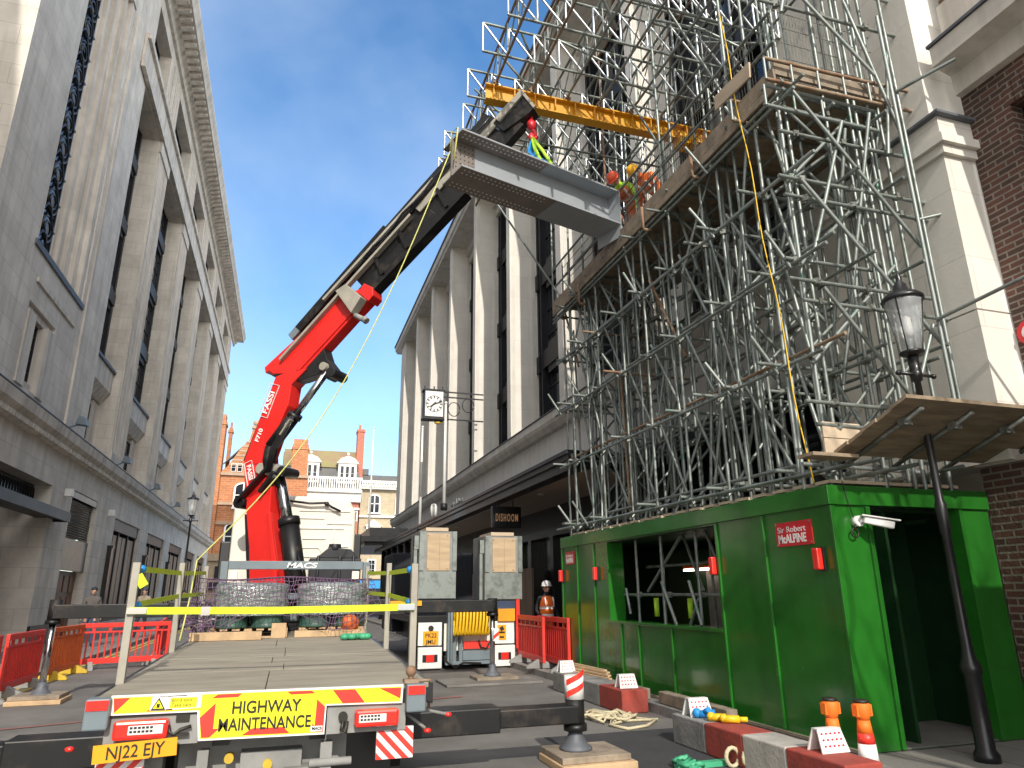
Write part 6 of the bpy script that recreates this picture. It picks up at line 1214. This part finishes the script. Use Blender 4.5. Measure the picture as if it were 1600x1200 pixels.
# ================================================================== people
def person(loc, heading, lab, top='navy', legs='navy', bend=0.0, vest=None, helmet=None, hair='navy', arms=None, group=None, scale=1.0, stride=0.0):
    J_ = dict(pel=(0, 0, .96, .145, .10), spn=(0, 0, 1.14, .135, .10), chs=(0, .01, 1.34, .16, .11), nck=(0, .01, 1.49, .055, .055), jaw=(0, -.02, 1.565, .07, .08), hed=(0, -.005, 1.66, .078, .092), top=(0, 0, 1.72, .05, .06))
    E_ = [('pel', 'spn'), ('spn', 'chs'), ('chs', 'nck'), ('nck', 'jaw'), ('jaw', 'hed'), ('hed', 'top')]
    for s, n in ((-1, 'l'), (1, 'r')):
        el, wr = (arms or {}).get(n, ((s * .25, .05, 1.14), (s * .27, -.08, .92)))
        st = stride * s
        J_.update({n + 'sh': (s * .185, .01, 1.415, .066, .066), n + 'el': el + (.045, .045), n + 'wr': wr + (.03, .03), n + 'hp': (s * .095, 0, .88, .09, .095), n + 'kn': (s * .105, -.03 - st, .50, .062, .064), n + 'an': (s * .11, .02 - st * 1.6, .09, .045, .045), n + 'he': (s * .11, .05 - st * 1.6, .045, .04, .04), n + 'to': (s * .12, -.15 - st * 1.6, .035, .036, .03)})
        E_ += [('chs', n + 'sh'), (n + 'sh', n + 'el'), (n + 'el', n + 'wr'), ('pel', n + 'hp'), (n + 'hp', n + 'kn'), (n + 'kn', n + 'an'), (n + 'an', n + 'he'), (n + 'an', n + 'to')]
        d = (V(wr) - V(el)).normalized(); pm = V(wr) + d * .075; J_[n + 'pm'] = tuple(pm) + (.032, .02); E_.append((n + 'wr', n + 'pm'))
        for k in range(4):
            b = pm + V((0, (k - 1.5) * .018, 0)) + d * .03; t1 = b + d * (.04 + .008 * (1 - abs(k - 1.4))) + V((-s * .012, -.004, 0)); J_[n + 'f%d' % k] = tuple(b) + (.0095, .0095); J_[n + 'g%d' % k] = tuple(t1 + d * .02 + V((-s * .014, 0, 0))) + (.008, .008); E_ += [(n + 'pm', n + 'f%d' % k), (n + 'f%d' % k, n + 'g%d' % k)]
        b = V(wr) + d * .03 + V((-s * .01, -.035, 0)); J_[n + 'th'] = tuple(b) + (.011, .011); J_[n + 'ti'] = tuple(b + d * .04 + V((-s * .01, -.012, 0))) + (.009, .009); E_ += [(n + 'wr', n + 'th'), (n + 'th', n + 'ti')]
    if bend:
        for k, v in J_.items():
            if k in ('spn', 'chs', 'nck', 'jaw', 'hed', 'top') or k[1:] in ('sh', 'el', 'wr', 'pm', 'th', 'ti') or k[1:2] in ('f', 'g'):
                p = V(v[:3]) - V((0, 0, .98)); a = bend; J_[k] = (p.x, p.y * math.cos(a) - p.z * math.sin(a), p.y * math.sin(a) + p.z * math.cos(a) + .98) + tuple(v[3:])
    names = list(J_); me = bpy.data.meshes.new('person'); me.from_pydata([J_[n][:3] for n in names], [(names.index(a), names.index(b)) for a, b in E_], [])
    ob = bpy.data.objects.new('person', me); COL.objects.link(ob); sk = ob.modifiers.new('s', 'SKIN'); sk.use_smooth_shade = True
    for i, n in enumerate(names): me.skin_vertices[0].data[i].radius = J_[n][3:5]; me.skin_vertices[0].data[i].use_root = (n == 'pel')
    sb_ = ob.modifiers.new('u', 'SUBSURF'); sb_.levels = 1; sb_.render_levels = 1
    bpy.context.view_layer.update(); new = bpy.data.meshes.new_from_object(ob.evaluated_get(bpy.context.evaluated_depsgraph_get())); bpy.data.objects.remove(ob)
    for k in (top, legs, 'skin', 'ink'): new.materials.append(M[k])
    hd = V(J_['hed'][:3]); nk = V(J_['nck'][:3]); pl_ = V(J_['pel'][:3]); wl_, wr_ = V(J_['lwr'][:3]), V(J_['rwr'][:3]); el_, er_ = V(J_['lel'][:3]), V(J_['rel'][:3])
    for p in new.polygons:
        c = p.center; p.use_smooth = True
        if (c - hd).length < .16 and (c - hd).dot(hd - nk) > -.5 * (hd - nk).length_squared: p.material_index = 2
        elif min(((c - wl_).dot((wl_ - el_).normalized()) if (c - wl_).length < .22 else -1), 1) > .0 or ((c - wr_).dot((wr_ - er_).normalized()) if (c - wr_).length < .22 else -1) > 0: p.material_index = 2
        elif c.z < .1: p.material_index = 3
        elif c.z < .97 and abs(c.x) < .2: p.material_index = 1
        else: p.material_index = 0
    o = bpy.data.objects.new('person', new); COL.objects.link(o); tag(o, lab, 'person', group); R_ = Matrix
    def rot(p, a=bend):
        q = V(p) - V((0, 0, .98)); return V((q.x, q.y * math.cos(a) - q.z * math.sin(a), q.y * math.sin(a) + q.z * math.cos(a) + .98))
    def part(nm, mb, mt):
        mb.v = [tuple(rot(p)) for p in mb.v]; x = mb.build(nm, mt, o)
        return x
    fx = MB(); fx.ball((0, -.105, 1.63), .016, 6, 5, (1, 1.2, 1.5))
    for s in (-1, 1): fx.ball((s * .082, .005, 1.64), .022, 6, 5, (.5, .8, 1.3))
    part('nose_and_ears', fx, 'skin')
    fx = MB()
    for s in (-1, 1): fx.ball((s * .032, -.092, 1.665), .01, 6, 4)
    fx.ball((0, -.094, 1.592), .02, 6, 4, (1.2, .5, .3)); part('eyes_and_mouth', fx, 'ink')
    if helmet:
        h = MB(); h.lathe((0, 0, 1.69), [(.115, 0), (.118, .03), (.105, .08), (.07, .12), (.0, .135)], 16); h.lathe((0, -.02, 1.685), [(.13, 0), (.135, .012), (.11, .02)], 16); part('helmet', h, helmet)
    else:
        h = MB(); h.lathe((0, .012, 1.66), [(.085, 0), (.092, .04), (.075, .09), (.0, .115)], 14); part('hair', h, hair)
    if vest:
        vb = MB(); rings = [(.94, .175, .135), (1.1, .168, .13), (1.25, .185, .14), (1.36, .20, .14), (1.43, .17, .11), (1.47, .10, .085)]; vs = []
        for z, rx, ry in rings:
            for k in range(16): a = 2 * math.pi * k / 16; vs.append((rx * math.cos(a), .005 + ry * math.sin(a), z))
        vb.add(vs, [(i * 16 + k, i * 16 + (k + 1) % 16, (i + 1) * 16 + (k + 1) % 16, (i + 1) * 16 + k) for i in range(5) for k in range(16)], True); part('vest', vb, vest)
        st_ = MB()
        for z, rx, ry in ((1.02, .176, .137), (1.18, .181, .140)):
            vs = [(rx * math.cos(2 * math.pi * k / 20), .005 + ry * math.sin(2 * math.pi * k / 20), zz) for zz in (z, z + .05) for k in range(20)]; st_.add(vs, [(k, (k + 1) % 20, 20 + (k + 1) % 20, 20 + k) for k in range(20)], True)
        for s in (-1, 1): st_.path([(s * .10, -.148, 1.22), (s * .105, -.15, 1.34), (s * .10, -.12, 1.44)], .018, 6)
        part('reflective_band', st_, 'refl_white')
    o.location = loc; o.rotation_euler = (0, 0, heading); o.scale = (scale,) * 3
    return o
person((5.70, 15.3, .11), .1, 'worker in a white helmet and orange vest behind the red barriers', 'navy', 'orange', vest='orange', helmet='helm_w', scale=.96, arms={'l': ((-.26, .03, 1.15), (-.2, -.2, .98)), 'r': ((.26, .03, 1.15), (.2, -.2, .98))})
person((5.98, 10.6, 7.91), math.radians(-65), 'scaffolder in a red helmet and lime jacket leaning over the end of the girder', 'lime', 'orange', bend=1.2, helmet='helm_r', vest='orange', arms={'l': ((-.24, -.2, 1.2), (-.2, -.38, 1.05)), 'r': ((.24, -.2, 1.2), (.2, -.4, 1.1))})
person((6.3, 10.15, 7.91), math.radians(-80), 'scaffolder in a yellow helmet crouching behind the deck mesh', 'orange', 'navy', bend=1.15, helmet='helm_y', vest='orange', arms={'l': ((-.24, -.15, 1.2), (-.2, -.35, 1.05)), 'r': ((.24, -.15, 1.2), (.2, -.35, 1.1))})
person((-5.6, 25.5, .11), math.radians(20), 'passer by in a dark coat with grey cap on the left pavement', 'cloth2', 'denim', stride=.1, group=None)
person((-4.9, 30.0, .11), math.radians(-15), 'passer by in brown clothes farther along the left pavement', 'timber', 'navy', hair='denim', stride=-.1)
person((-5.2, 44.0, .11), math.radians(185), 'small dark figure walking away along the left pavement', 'navy', 'navy', stride=.1)

# ================================================================== bare tree behind the viewer (throws the branch shadows)
TR = thing('street_tree', (5.6, -4.6, 0), 'bare leafless street tree standing behind the viewer', 'tree')
m = MB(); m.path([(5.6, -4.6, 0), (5.6, -4.6, 1.5), (5.55, -4.55, 3.2), (5.6, -4.6, 4.6)], [.17, .15, .13, .11], 10); m.build('trunk', 'bark', TR)
m = MB(); rt = random.Random(3)
def grow(p, d, l, r, n):
    pts = [p]; dd = d.copy()
    for k in range(3): dd = (dd + V((rt.uniform(-.25, .25), rt.uniform(-.25, .25), rt.uniform(-.05, .2)))).normalized(); pts.append(pts[-1] + dd * l / 3)
    m.path(pts, [r, r * .88, r * .76, r * .6], 5)
    if n > 0:
        for q in range(3 if n > 1 else 2): a = pts[rt.choice((2, 3, 3))]; grow(a, (dd + V((rt.uniform(-.8, .8), rt.uniform(-.8, .8), rt.uniform(-.1, .6)))).normalized(), l * .72, r * .55, n - 1)
for k in range(5):
    a = k * 1.26; grow(V((5.6, -4.6, 4.3 + .15 * k)), V((math.cos(a) * .7, math.sin(a) * .7, .8)).normalized(), 2.0, .07, 4)
m.build('crown', 'bark', TR)
